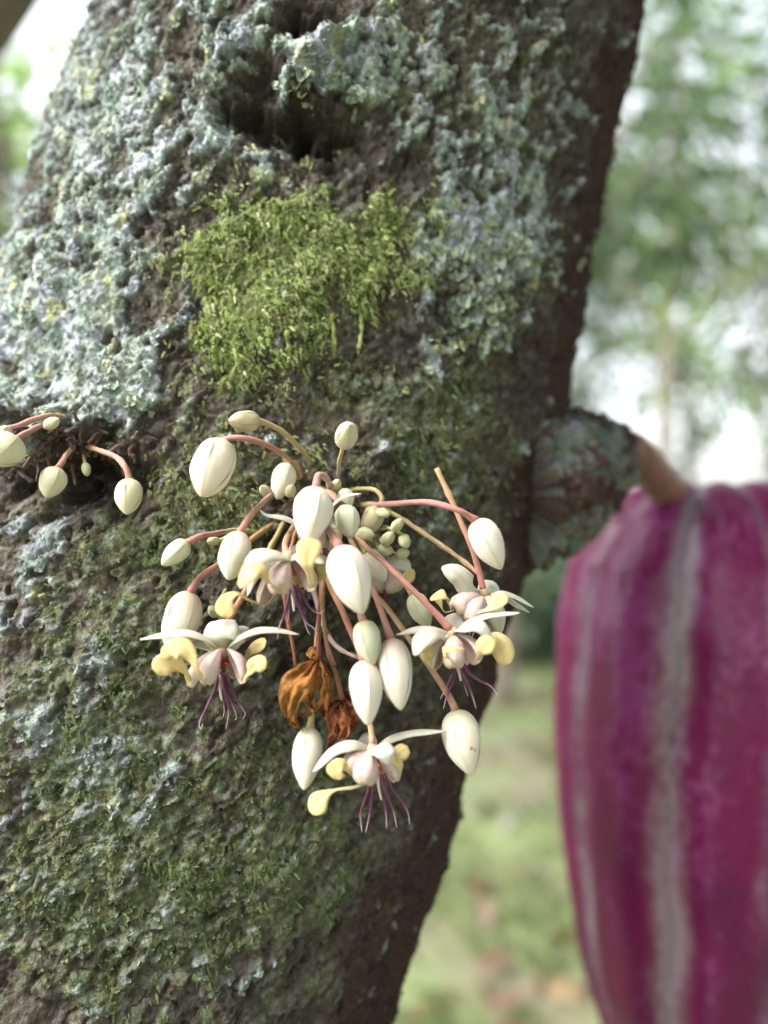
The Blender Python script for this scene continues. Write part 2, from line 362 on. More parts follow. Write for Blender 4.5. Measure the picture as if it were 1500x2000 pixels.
# --- lichen lobes and moss fronds: real little leaves standing on the bark
def pick(weight, n):
    w = np.clip(weight, 0, None).ravel(); w = w / w.sum()
    return rng.choice(len(w), n, p=w)
area = np.linalg.norm(np.cross(du, dv), axis=-1)
sel = (slice(dz0, dz1), fr)
def sub(a): return a[dz0:dz1][:, fr]
CF = col[dz0:dz1][:, fr].reshape(-1, 3); VF = VS.reshape(-1, 3); NF = NS.reshape(-1, 3); NBF = NBS.reshape(-1, 3)
def lobes(name, weight, n, smin, smax, palette, tilt, droop, own=.3):
    k = pick(weight * area, n)
    p = VF[k]; nn = NF[k] * .55 + NBF[k] * .45 + rng.normal(0, tilt, (n, 3)); nn /= np.linalg.norm(nn, axis=1)[:, None]
    down = np.array([0, 0, -1.0]) * droop + rng.normal(0, .8, (n, 3))
    t = down - nn * (down * nn).sum(1)[:, None]; t /= np.linalg.norm(t, axis=1)[:, None]
    s = np.cross(nn, t); sz = rng.uniform(smin, smax, n) ** 1.0 / 1000
    m = 9
    ang = np.linspace(-2.2, 2.2, m)
    rr = 1 + .35 * np.sin(ang * 3 + rng.uniform(0, 6, n)[:, None]) * rng.uniform(.3, 1, n)[:, None] + rng.normal(0, .12, (n, m))
    lift = .10 + .35 * rng.random((n, m))
    rim = p[:, None] + sz[:, None, None] * (rr[..., None] * (np.cos(ang)[None, :, None] * t[:, None] * .62 + np.sin(ang)[None, :, None] * s[:, None] * .5) + lift[..., None] * nn[:, None])
    cen = p - nn * .00010 + t * sz[:, None] * .05
    vv = np.concatenate([cen[:, None], rim], 1).reshape(-1, 3)
    i = np.arange(n)[:, None] * (m + 1); j = np.arange(m - 1)[None]
    fcs = np.stack([i + 0 * j, i + 1 + j, i + 2 + j], -1).reshape(-1, 3)
    c = np.array(palette)[rng.integers(0, len(palette), n)]; c = (c * own + CF[k] * 1.08 * (1 - own)) * rng.uniform(.85, 1.12, (n, 1))
    cc = np.repeat(c, m + 1, 0) * rng.uniform(.9, 1.1, (n * (m + 1), 1))
    o = obj(name, mesh_np(name, vv, fcs, np.clip(cc, 0, .8), smooth=False), M_LICHEN, TREE); o['kind'] = 'stuff'; return o
PALE = [(.36, .43, .35), (.42, .46, .40), (.34, .35, .39), (.40, .40, .45), (.30, .38, .29), (.40, .42, .30), (.29, .36, .31), (.46, .49, .46)]
GREEN = [(.10, .115, .055), (.13, .15, .08), (.09, .125, .075), (.15, .155, .105), (.14, .19, .13), (.19, .21, .16)]
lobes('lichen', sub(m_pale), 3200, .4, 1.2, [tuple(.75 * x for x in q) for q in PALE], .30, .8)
lobes('lichen', sub(m_green) * .8 + .02, 3600, .35, 1.0, GREEN, .30, .6)
lobes('lichen', blobs(SPX, SPY, [(945, 600, 45, 50, 1), (900, 640, 60, 60, .5), (960, 500, 100, 35, .7), (620, 160, 60, 20, .4), (250, 760, 60, 50, .3)]), 300, 1.2, 2.2, [(.25, .30, .20), (.30, .33, .16), (.36, .42, .34), (.22, .28, .20)], .35, 1.5, .8)
def fronds(name, weight, n, lmin, lmax, palette, droop):
    kt = pick(weight * area, max(n // 11, 1)); tuft = rng.integers(0, len(kt), n); k = kt[tuft]
    p = VF[k] + rng.normal(0, .00075, (n, 3)) - NBF[k] * .0002; nn = NBF[k]; td = rng.normal(0, .5, (len(kt), 3))[tuft]
    d = td + nn * rng.uniform(.25, .9, (n, 1)) + np.array([0, 0, -1.0]) * droop + rng.normal(0, .38, (n, 3)); d /= np.linalg.norm(d, axis=1)[:, None]
    L = rng.uniform(lmin, lmax, n) / 1000
    side = np.cross(d, nn); side /= np.linalg.norm(side, axis=1)[:, None] + 1e-9
    bend = np.array([0, 0, -1.0]) * rng.uniform(0, .5, (n, 1)) - nn * .15
    vs = []; K = 5
    for q in range(K):                                  # pairs of tiny leaves along a thin stem
        t0 = q / K; a = p + d * (L * t0)[:, None] + bend * (L * t0 ** 2)[:, None]
        w = L * .26 * (1 - .55 * t0)
        up = d * (L * .26)[:, None]
        for sgn in (-1, 1):
            tip = a + side * (w * sgn)[:, None] + up + nn * (L * rng.uniform(-.05, .16, n))[:, None]
            mid = a + up * .9
            vs += [a, tip, mid]
    vv = np.stack(vs, 1); m = vv.shape[1]
    fcs = np.arange(n * m).reshape(-1, 3)
    c = np.array(palette)[rng.integers(0, len(palette), len(kt))[tuft]] * rng.uniform(.8, 1.2, (n, 1))
    cc = np.repeat(c, m, 0) * rng.uniform(.85, 1.15, (n * m, 1))
    o = obj(name, mesh_np(name, vv.reshape(-1, 3), fcs, np.clip(cc, 0, .8), smooth=False), M_MOSS, TREE); o['kind'] = 'stuff'; return o
MOSS = [(.28, .34, .10), (.34, .40, .16), (.21, .28, .08), (.40, .42, .22), (.28, .37, .13), (.20, .20, .08)]
fronds('moss', (sub(m_moss) ** 1.5 + .16 * np.clip(sub(mossy), 0, 1.2) ** 1.5) * (SPY < 1000), 9500, .5, 1.5, MOSS, .7)
fronds('moss', np.clip(sub(m_moss) - .1, 0, 1) * (SPY > 1000) + .02 * sub(m_green) * (SPY > 1000), 3000, .5, 1.2, [(.08, .115, .035), (.11, .15, .045), (.07, .10, .035)], .6)
fronds('moss', blobs(SPX, SPY, [(440, 960, 90, 70, 1), (380, 900, 80, 60, .6), (640, 900, 120, 60, .5), (870, 900, 100, 120, .35), (560, 740, 200, 40, .4)]), 3500, .5, 1.3, [(.20, .22, .09), (.25, .27, .12), (.16, .18, .07)], .4)
# hanging moss strands below the patch
for i, (x, y0, y1) in enumerate([(428, 655, 738), (645, 610, 700), (700, 600, 688), (560, 640, 690), (390, 640, 680)]):
    a, n_ = surf(x, y0, .6); b, _ = surf(x + rng.uniform(-6, 6), (y0 + y1) / 2, 1.2); c, _ = surf(x + rng.uniform(-10, 10), y1, .8)
    path = spline([a, b, c], 14)
    o = obj('moss_strand', tube_mesh('moss_strand', path, np.linspace(.34, .2, 14) / 1000 * rng.uniform(.5, 1.5, 14), [(0, (.22, .28, .07)), (1, (.30, .35, .12))], 7, .00016), M_MOSS, TREE)

# --- woody stub that carries the pod, limbs and crown
def bumpy_tube(name, pts, rads, mat, parent, nl=120, nv=120, amp=1.0, seed=3, lich=.5):
    path = spline(pts, nl); Tn, U, Vv = frames(path)
    a = np.linspace(0, 2 * np.pi, nv, endpoint=False); rad = np.interp(np.linspace(0, 1, nl), np.linspace(0, 1, len(rads)), rads) / 1000
    s = np.arange(nl)[:, None] * np.linalg.norm(path[-1] - path[0]) / nl * 1000 + 0 * a[None]; t = (a * rad.mean() * 1000)[None] + 0 * s
    hh = amp * (1.2 * fbm(s / 7, t / 7, seed, 4) + .5 * fbm(s / 2, t / 2, seed + 5, 3)) / 1000
    c1, c2, ci = worley(s / 2.2, t / 2.2, seed + 9)
    ml = sstep(.35, .6, lich + .6 * fbm(s / 8, t / 8, seed + 3, 5) + .3 * fbm(s / 2, t / 2, seed + 4, 3)); hh += ml * .0007 * (1 - c1)
    v = path[:, None] + (rad[:, None] + hh)[..., None] * (np.cos(a)[None, :, None] * U[:, None] + np.sin(a)[None, :, None] * Vv[:, None])
    cb = np.array([.060, .036, .028]) * (1 + .5 * fbm(s / 3, t / 3, seed + 7, 3))[..., None]
    cl = pal(ci, PALE[:7]) * .36
    c = mixc(cb, cl, ml)
    vv = np.vstack([v.reshape(-1, 3), path[:1], path[-1:]]); cc = np.vstack([c.reshape(-1, 3), cb[0, :1], cb[-1, :1]])
    fc = grid_faces(nl, nv, True); n0 = nl * nv; j = np.arange(nv); b0 = (nl - 1) * nv
    tri = np.vstack([fc[:, [0, 1, 2]], fc[:, [0, 2, 3]], np.stack([np.full(nv, n0), (j + 1) % nv, j], -1), np.stack([np.full(nv, n0 + 1), b0 + j, b0 + (j + 1) % nv], -1)])
    return obj(name, mesh_np(name, vv, tri, np.clip(cc, 0, .8)), mat, parent)
bumpy_tube('branch_stub', [P(985, 965, 150), P(1045, 950, 156), P(1100, 930, 164), P(1145, 905, 171), P(1185, 885, 177), P(1205, 876, 181)], [14.5, 15, 13, 12, 9.0, 4.0], M_BARK, TREE, lich=.46, amp=2.2, nl=160, nv=180)

# ------------------------------------------------------------------ the pod
POD_D = 226.0
top = P(1397, 975, POD_D)
POD = empty('cacao_pod', top)
tag(POD, 'ridged magenta cacao pod with pale grey furrows hanging from woody stub', 'pod')
prof = [(0, 0), (.6, 8), (1.2, 14), (3, 22), (7, 29), (18, 36), (35, 38.8), (55, 40), (72, 40.3), (92, 39.6), (112, 38.2), (140, 35), (165, 29), (185, 18), (196, 7), (201, 0)]
nl, nv = 360, 420
vv_ = np.linspace(0, 1, nl) ** 1.25
zmm = vv_ * 201; rr_ = np.interp(zmm, [p[0] for p in prof], [p[1] for p in prof])
ker = np.ones(7) / 7; rs = np.convolve(np.pad(rr_, 3, mode='edge'), ker, 'valid'); rs *= 1.19; rs[0] = 0; rs[-1] = 0
FUR = np.radians([-53, -15, 17, 55, 92, 128, 165, -160, -126, -88]); DEP = [.85, 1.2, .55, 1, .8, 1, .8, 1, .8, .8]
ang = np.linspace(-np.pi, np.pi, nv, endpoint=False)
ZM, AN = np.meshgrid(zmm, ang, indexing='ij')
wob = .05 * np.sin(ZM / 33 + 1.0) + .05 * fbm(ZM / 30, AN * 0 + 3, 5, 2)
fur = 0; fcol = 0
for fa, dp in zip(FUR, DEP):
    d = np.abs((AN - fa - wob + np.pi) % (2 * np.pi) - np.pi)
    fur = fur + dp * np.exp(-(d / .16) ** 2); fcol = np.maximum(fcol, (.25 + .66 * dp) * np.exp(-(d / (.085 + .035 * np.sin(np.pi * np.clip(ZM / 190, 0, 1)))) ** 1.7))
px_ = AN * 48
noise1 = fbm(px_ / 9, ZM / 22, 201, 4); noise2 = fbm(px_ / 2.2, ZM / 3.0, 203, 4); noise3 = fbm(px_ / 18, ZM / 30, 205, 3)
fs = np.sort(FUR); aw = (AN - wob + np.pi) % (2 * np.pi) - np.pi; ext = np.concatenate([fs - 2 * np.pi, fs, fs + 2 * np.pi])
ki = np.searchsorted(ext, aw, side='right') - 1; fx_ = (aw - ext[ki]) / (ext[ki + 1] - ext[ki])
lobe = np.sin(np.pi * np.clip(fx_, 0, 1)) ** .75
rad = rs[:, None] * (1 + .085 * (lobe - 1) * sstep(0, 6, ZM) * sstep(201, 150, ZM) + .02) + (.35 * noise1 + .16 * noise2) * sstep(2, 12, ZM)
zoff = -3.0 * (1 - lobe) * np.exp(-(ZM / 12) ** 2) + 8.0 * np.sin(np.pi * np.clip(rs / 44, 0, 1))[:, None] * np.exp(-ZM / 8)
lean = np.stack([ZM * .02, ZM * 0], -1)
cdir = math.atan2(top.x, top.y)
ex = np.array([math.cos(cdir), -math.sin(cdir)]); ey = np.array([-math.sin(cdir), -math.cos(cdir)])
X = rad * np.sin(AN); Y = rad * np.cos(AN)
VP = np.stack([top.x + (X * ex[0] + Y * ey[0] + lean[..., 0]) / 1000, top.y + (X * ex[1] + Y * ey[1]) / 1000, top.z - (ZM - zoff) / 1000], -1)
mag = mixc(np.array([.125, .003, .050]) * np.ones(ZM.shape + (1,)), np.array([.050, .003, .028]), sstep(-.3, .8, .35 * noise3 + .4 * noise2 + .5 * (ZM / 150 - .5)))
mag = mixc(mag, np.array([.24, .055, .185]), sstep(.0, .6, noise1 * .5 + .5 * noise2 + .35 * np.exp(-((AN + .50) / .22) ** 2) * np.exp(-((ZM - 45) / 40) ** 2) - .16 * (ZM / 80 - .8)) * .62)  # lilac pigment blotches, plus a patch of sky sheen painted on one ridge
fc_ = np.clip(fcol * (.86 + .40 * noise2 + .6 * noise1 + .5 * fbm(AN * 3, ZM / 45, 211, 2)), 0, 1)
podc = mixc(mag, np.array([.215, .16, .20]), sstep(.12, 1.0, fc_) * .9)
podc = mixc(podc, np.array([.24, .23, .21]), sstep(.7, 1, fc_) * sstep(0, .5, noise3) * .5)
pm = mesh_np('husk', VP.reshape(-1, 3), grid_faces(nl, nv, True)[:, ::-1], np.clip(podc, 0, .9).reshape(-1, 3))
obj('husk', pm, M_POD, POD)
pp = [P(1190, 868, 178), P(1232, 882, 184), P(1270, 920, 196), P(1312, 968, 212), P(1355, 1000, 224), top + Vector((0, 0, -.010))]
obj('stalk', tube_mesh('stalk', spline(pp, 40), np.interp(np.linspace(0, 1, 40), [0, .3, .7, 1], [4.6, 4.8, 5.0, 5.2]) / 1000, [(0, (.13, .055, .035)), (.5, (.18, .065, .036)), (1, (.17, .06, .034))], 24, .00022, .18), M_STALK, POD)

# ------------------------------------------------------------------ buds
CR = lambda *a: lin(*a)
CREAM = (.60, .54, .425); WHITE = (.63, .58, .49); GREENISH = (.62, .64, .42); OLIVE = (.50, .46, .28)
PINK = (.33, .15, .13); RED = (.36, .10, .07); OLV = (.30, .24, .09); BRN = (.26, .17, .08); GRN = (.28, .33, .10); DKR = (.16, .045, .035); ORG = (.34, .15, .07)
HAIRS = {}
def sepal_mesh(body, basec, tipc, seam, sharp):
    """one fifth of a closed bud: a pointed gore, its edges raised where it meets the next"""
    nu, nvv = 34, 17
    t = np.linspace(0, 1, nu); a = np.linspace(-1, 1, nvv)
    kx = [0, .02, .05, .11, .2, .32, .44, .56, .68, .8, .9, .96, 1]
    full = np.array([.10, .19, .27, .365, .445, .492, .5, .487, .44, .345, .22, .125, .03]); slim = np.array([.10, .19, .28, .38, .455, .5, .492, .45, .375, .27, .165, .10, .03])
    kr = full * sharp + slim * (1 - sharp); cs_ = spline([(x, y, 0) for x, y in zip(kx, kr)], 400); r = np.interp(t, cs_[:, 0], cs_[:, 1])
    TT, AA = np.meshgrid(t, a, indexing='ij')
    th = AA * np.pi / 5
    rr = r[:, None] * (1 + .022 * np.abs(AA) ** 10 - .015 * (1 - AA ** 2)) * (1 + .025 * np.sin(TT * 9 + AA * 2) + .003 * np.sin(AA * 11 + TT * 5))
    v = np.stack([rr * np.cos(th), rr * np.sin(th), TT], -1)
    c = ramp(TT.ravel(), [(0, basec), (.12, tuple(.5 * np.array(basec) + .5 * np.array(body))), (.3, body), (.85, body), (1, tipc)])
    e = (np.abs(AA.ravel()) ** 16 * .38)[:, None]
    c = c * (1 - e) + np.array(seam) * e
    me = mesh_np('sepal', v.reshape(-1, 3), grid_faces(nu, nvv)[:, ::-1], c); me.materials.append(M_BUD)
    k = 150; tt = rng.uniform(.03, .97, k); th_ = rng.uniform(-np.pi / 5, np.pi / 5, k); r2 = np.interp(tt, t, r)
    b_ = np.stack([r2 * np.cos(th_), r2 * np.sin(th_), tt], -1); d_ = np.stack([np.cos(th_), np.sin(th_), .25 + 0 * tt], -1) + rng.normal(0, .3, (k, 3))
    tip_ = b_ + d_ * rng.uniform(.015, .04, (k, 1)); w_ = np.stack([0 * tt, 0 * tt, .0022 + 0 * tt], -1)
    hm = mesh_np('hairs', np.stack([b_ - w_, b_ + w_, tip_], 1).reshape(-1, 3), np.arange(3 * k).reshape(-1, 3), np.tile(np.array(body) * 1.05, (3 * k, 1))); hm.materials.append(M_PETAL)
    HAIRS[me.name] = hm
    return me
def stalk(parent, pts, r0, r1, stops, name='stalk'):
    n = 28; path = spline(pts, n)
    rad = np.linspace(r0, r1, n) / 1000 * (1 + .06 * np.sin(np.linspace(0, 21, n) + rng.uniform(0, 6)))
    tq = np.linspace(0, 1, n); jt = rng.uniform(.14, .3); rad *= .80 * (1 + .32 * np.exp(-((tq - jt) / .022) ** 2) + .12 * (tq < jt)); rad[-3:] *= [1.05, 1.18, 1.38]
    stops = [(0, tuple(np.array(stops[0][1]) * .5 + np.array(OLV) * .5)), (jt, tuple(np.array(stops[0][1]) * .6 + np.array((.30, .25, .11)) * .4))] + [(max(x, jt + .04), c) for x, c in stops[1:]]
    path = path + np.cumsum(rng.normal(0, .000018, path.shape), axis=0) * np.sin(np.pi * tq)[:, None]
    o = obj(name, tube_mesh(name, path, rad, stops, 10, 0, .05), M_STALK, parent)
    # fine glandular hairs on the stalk
    k = int(np.linalg.norm(np.diff(path, axis=0), axis=1).sum() * 1000 * 9); Tn, U, Vv = frames(path)
    i = rng.integers(0, n, k); a = rng.uniform(0, 6.28, k)
    dirv = np.cos(a)[:, None] * U[i] + np.sin(a)[:, None] * Vv[i]
    b = path[i] + dirv * rad[i][:, None] * .9 + Tn[i] * rng.uniform(-.0003, .0003, (k, 1)); tip = b + (dirv + rng.normal(0, .35, (k, 3))) * rng.uniform(.12, .30, (k, 1)) / 1000
    w = Tn[i] * .000018
    hv = np.stack([b - w, b + w, tip], 1).reshape(-1, 3)
    hc = np.tile(np.array(stops[-1][1]) * 1.4 + .1, (len(hv), 1))
    ho = obj('hairs', mesh_np('hairs', hv, np.arange(len(hv)).reshape(-1, 3), np.clip(hc, 0, .8)), M_PETAL, o); ho['kind'] = 'stuff'
    ho.matrix_parent_inverse = Matrix.Translation(-parent.location)
    return o
def place_bud(parent, base, tip, width_mm, me, spin=None):
    ax = (tip - base); L = ax.length; zq = ax.to_track_quat('Z', 'Y'); s0 = rng.uniform(0, 6.28) if spin is None else spin
    for k in range(5):
        o = bpy.data.objects.new('sepal', me); COL.objects.link(o); o.parent = parent
        m = Matrix.Translation(base - parent.location) @ zq.to_matrix().to_4x4() @ Matrix.Rotation(s0 + k * 2 * math.pi / 5, 4, 'Z') @ Matrix.Diagonal((width_mm * .00096, width_mm * .00096, L, 1))
        o.matrix_local = m
        h_ = bpy.data.objects.new('hairs', HAIRS[me.name]); COL.objects.link(h_); h_.parent = o; h_['kind'] = 'stuff'
SE = {
 'cream': sepal_mesh(CREAM, (.46, .33, .22), (.52, .45, .30), (.46, .35, .24), 1.0),
 'white': sepal_mesh(WHITE, (.50, .35, .28), (.56, .49, .36), (.52, .38, .31), .45),
 'green': sepal_mesh((.49, .49, .35), (.38, .37, .19), (.48, .43, .27), (.38, .30, .18), .5),
 'pale': sepal_mesh((.60, .555, .45), (.45, .46, .28), (.56, .52, .38), (.52, .47, .35), .5),
 'olive': sepal_mesh((.42, .37, .23), (.30, .25, .12), (.40, .35, .22), (.31, .25, .14), .8),
 'tiny': sepal_mesh((.42, .42, .25), (.30, .32, .14), (.38, .38, .20), (.26, .28, .12), 1.0),
 'yellow': sepal_mesh((.53, .50, .34), (.42, .37, .20), (.53, .48, .30), (.42, .35, .20), .7),
}
GA, GB = 'buds of the flower cluster on the trunk', 'buds of the small cluster beside the hollow'
def bud(label, kind, base, tip, wpx, st, stops, r=(.42, .55), group=GA, name='flower_bud', spot=None):
    b = P(*base); t = P(*tip)
    e = empty(name, b); tag(e, label, 'bud', group)
    place_bud(e, b, t, wpx * base[2] / F, SE[kind])
    if st:
        pts = [p if isinstance(p, Vector) else P(*p) for p in st] + [b + (t - b) * .03]
        stalk(e, pts, r[0], r[1], stops)
    if spot:
        for (sx, sy, sdp, sr_) in spot:
            a = np.linspace(0, 2 * np.pi, 10, endpoint=False); c0 = np.array(P(sx, sy, sdp)); rr_s = sr_ / 1000 * rng.uniform(.6, 1.2, 10)
            vv_s = np.vstack([c0 + np.array([0, -.00012, 0]), c0 + np.stack([np.cos(a) * rr_s * .7, .0001 + np.cos(a) * rr_s * .3, np.sin(a) * rr_s], -1)])
            obj('bruise', mesh_np('bruise', vv_s, np.array([[0, 1 + i, 1 + (i + 1) % 10] for i in range(10)]), np.tile([.30, .17, .08], (11, 1))), M_PETAL, e)
    return e
def S0(x, y, off=-.5): return surf(x, y, off)[0]
OP = [(0, OLV), (.5, ORG), (1, PINK)]; PP = [(0, (.40, .2, .14)), (1, PINK)]; OO = [(0, OLV), (1, (.36, .27, .12))]
bud('big plump cream bud on an arching olive stalk, highest of the large buds', 'cream', (434, 861, 105), (395, 971, 101), 84, [S0(582, 935), (574, 908, 114), (530, 874, 108), (480, 857, 105), (450, 856, 105)], OP)
bud('small olive bud held up sideways on a straight olive stalk, topmost of the cluster', 'olive', (506, 823, 109), (446, 822, 106), 43, [S0(608, 905), (598, 890, 116), (560, 850, 112), (525, 829, 110)], OO)
bud('small round pale bud on an upright olive stalk rising from the cluster', 'yellow', (672, 866, 109), (683, 830, 101), 45, [S0(664, 945), (662, 925, 116), (665, 895, 111)], OO, (.32, .4))
bud('whitish bud half hidden behind thin pink stalks near the cluster base', 'pale', (562, 908, 114), (541, 975, 111), 48, [S0(588, 945), (583, 918, 116), (574, 903, 115)], PP)
bud('large white bud hanging over a hidden open flower on a hooked pink stalk', 'white', (617, 953, 101), (601, 1064, 98), 79, [S0(650, 960), (640, 938, 108), (622, 929, 103)], PP, (.5, .6))
bud('little greenish bud with brown seams touching the large white bud', 'green', (673, 990, 105), (686, 1050, 102), 50, [S0(632, 962), (642, 962, 110), (660, 978, 106)], PP)
bud('cream bud on a curved red stalk just above the flower with the fat yellow tongue', 'cream', (468, 1040, 102), (447, 1133, 99), 62, [S0(560, 960), (530, 966, 111), (495, 1000, 105), (477, 1025, 102)], [(0, PINK), (1, (.36,.16,.13))])
bud('slim greenish bud on a pink and green stalk pointing away over the moss', 'green', (367, 1059, 104), (316, 1104, 102), 44, [S0(520, 1040), (458, 1036, 112), (427, 1041, 108), (392, 1047, 105)], [(0, GRN), (.45, (.36, .30, .12)), (.6, PINK), (1, PINK)])
bud('oval cream bud half covered behind the open flower with long white sepals', 'cream', (372, 1156, 104), (333, 1275, 103), 73, [S0(540, 1020), (478, 1062, 111), (430, 1098, 107), (393, 1124, 105), (377, 1145, 104)], [(0, ORG), (.5, (.34, .14, .08)), (1, PINK)])
bud('biggest pure white bud hanging in front of the cluster on a thick pink stalk', 'white', (663, 1068, 98), (708, 1199, 95), 84, [S0(612, 990), (628, 1015, 110), (642, 1034, 102), (655, 1054, 99)], PP, (.6, .68))
bud('white bud with a crooked tip at the end of a long arching pink stalk', 'white', (930, 1015, 104), (979, 1112, 104), 66, [S0(700, 985), (757, 985, 110), (833, 981, 105), (893, 996, 103), (918, 1010, 104)], [(0, OLV), (.25, PINK), (1, (.37,.15,.125))])
bud('pale green bud resting on top of a larger white bud', 'green', (709, 1212, 100), (729, 1299, 99), 56, [S0(640, 1010), (668, 1100, 108), (695, 1175, 102)], PP)
bud('white pointed bud hanging under the pale green bud, above the lowest flower', 'white', (711, 1289, 100), (719, 1417, 98), 67, [S0(630, 1020), (640, 1130, 109), (672, 1200, 104), (695, 1255, 102)], OP)
bud('long white bud with a blunt bent tip hanging on a straight pink stalk', 'white', (764, 1247, 101), (783, 1387, 99), 70, [S0(668, 1010), (700, 1090, 109), (727, 1150, 104), (750, 1210, 102)], PP)
bud('greenish white bud tucked behind a long pink flower stalk', 'green', (806, 1160, 110), (838, 1226, 109), 46, [S0(730, 1050), (770, 1110, 114)], OO)
bud('cream bud with a small brown bruise on the longest drooping stalk', 'pale', (889, 1387, 103), (921, 1514, 101), 77, [S0(690, 1020), (715, 1130, 113), (762, 1195, 111), (815, 1268, 107), (850, 1316, 105), (880, 1365, 103)], [(0, OLV), (.6, (.32, .20, .10)), (1, (.36, .19, .13))], spot=[(921, 1462, 99.0, .30), (928, 1466, 99.2, .22)])
bud('narrow white bud hanging below the withered orange flower', 'pale', (605, 1421, 104), (594, 1543, 100), 60, [S0(645, 1030), (628, 1180, 112), (612, 1320, 108), (609, 1395, 105)], OO)
bud('dull olive bud in the shade under a looping olive stalk', 'olive', (738, 990, 113), (712, 1045, 112), 44, [S0(675, 965), (690, 957, 117), (728, 957, 114), (746, 975, 113)], OO, (.36, .45))
bud('small pale bud peeping out behind a curled cream sepal', 'yellow', (672, 958, 112), (680, 992, 110), 34, [S0(655, 975), (662, 955, 114)], OO, (.3, .35))
bud('pale bud in shade behind the biggest white bud', 'pale', (715, 1080, 111), (752, 1136, 110), 48, [S0(690, 1010), (700, 1050, 115)], OO)
# tiny green buds
TINY = [((748, 1062, 111), (768, 1040, 109), 24, (725, 1045)), ((768, 1036, 110), (785, 1014, 108), 22, (730, 1030)), ((786, 1044, 110), (795, 1071, 109), 25, (740, 1035)),
        ((740, 1070, 112), (768, 1078, 111), 24, (715, 1055)), ((775, 1084, 112), (800, 1078, 111), 22, (738, 1070)), ((524, 966, 112), (510, 950, 110), 22, (560, 980), 'tiny green bud beside the half hidden whitish bud'),
        ((564, 968, 111), (572, 948, 109), 22, (585, 985), 'tiny green bud squeezed between whitish bud and large white bud'), ((428, 1056, 110), (404, 1058, 108), 17, (470, 1050), 'tiny green bract-like bud on the stalk of the slim greenish bud'), ((424, 1204, 108), (408, 1184, 107), 20, (440, 1150), 'tiny green bud peeping out behind a dangling yellow tongue'), ((652, 955, 113), (662, 938, 111), 20, (655, 985), 'tiny green bud at the foot of the upright round bud stalk'),
        ((700, 1040, 110), (730, 1046, 108), 26, (690, 1010)), ((735, 1000, 112), (762, 1004, 110), 20, (705, 990))]
for b, t, w, rt, *lb in TINY:
    bud(lb[0] if lb else 'tiny pale green bud in the knot of small buds beside the looping olive stalk', 'tiny', b, t, w, [S0(*rt), ((b[0] + rt[0]) / 2, (b[1] + rt[1]) / 2 - 6, (b[2] + sd_mm(*rt)) / 2 - 1)], [(0, GRN), (1, (.34, .38, .14))], (.26, .3), 'tiny green buds')
# side cluster at the old cushion with the hollow
LB = lambda *a, **k: bud(*a, group=GB, **k)
def near(x, y, off): p, n = surf(x, y, off); return (x, y, p.y * 1000)
d1 = sd_mm(120, 830); d2 = sd_mm(200, 880)
LB('fat cream bud on two-toned red stalk at the end of the side cluster', 'yellow', (30, 857, d1 - 9), (-14, 905, d1 - 12), 74, [S0(105, 850), (84, 831, d1 - 3), (55, 843, d1 - 7)], [(0, OLV), (.3, PINK), (1, PINK)])
LB('round cream bud over the dark hollow on a short pink stalk', 'yellow', (112, 915, d1 - 7), (91, 972, d1 - 9), 52, [S0(140, 870), (133, 884, d1 - 3), (122, 902, d1 - 6)], PP)
LB('cream pointed bud on a hooked pink stalk at the rim of the hollow', 'yellow', (254, 937, d2 - 8), (248, 1005, d2 - 10), 54, [S0(165, 872), (195, 880, d2 - 4), (224, 893, d2 - 6), (244, 914, d2 - 8)], [(0, ORG), (.4, (.40, .2, .14)), (1, PINK)])
LB('small yellowish bud lying on the brown cushion above the hollow', 'yellow', (88, 834, d1 - 4), (116, 818, d1 - 5), 24, [S0(110, 845)], OO, r=(.3, .35))
LB('bud hidden in the shade under the red double stalk of the side cluster', 'olive', (20, 838, d1 - 6), (-8, 858, d1 - 8), 30, [S0(125, 815), (100, 810, d1 - 2), (66, 818, d1 - 4)], PP)
LB('greenish speck of a bud in the middle of the dark hollow', 'tiny', (166, 905, d2 - 4), (171, 930, d2 - 5), 18, [S0(160, 880)], OO, r=(.25, .3))

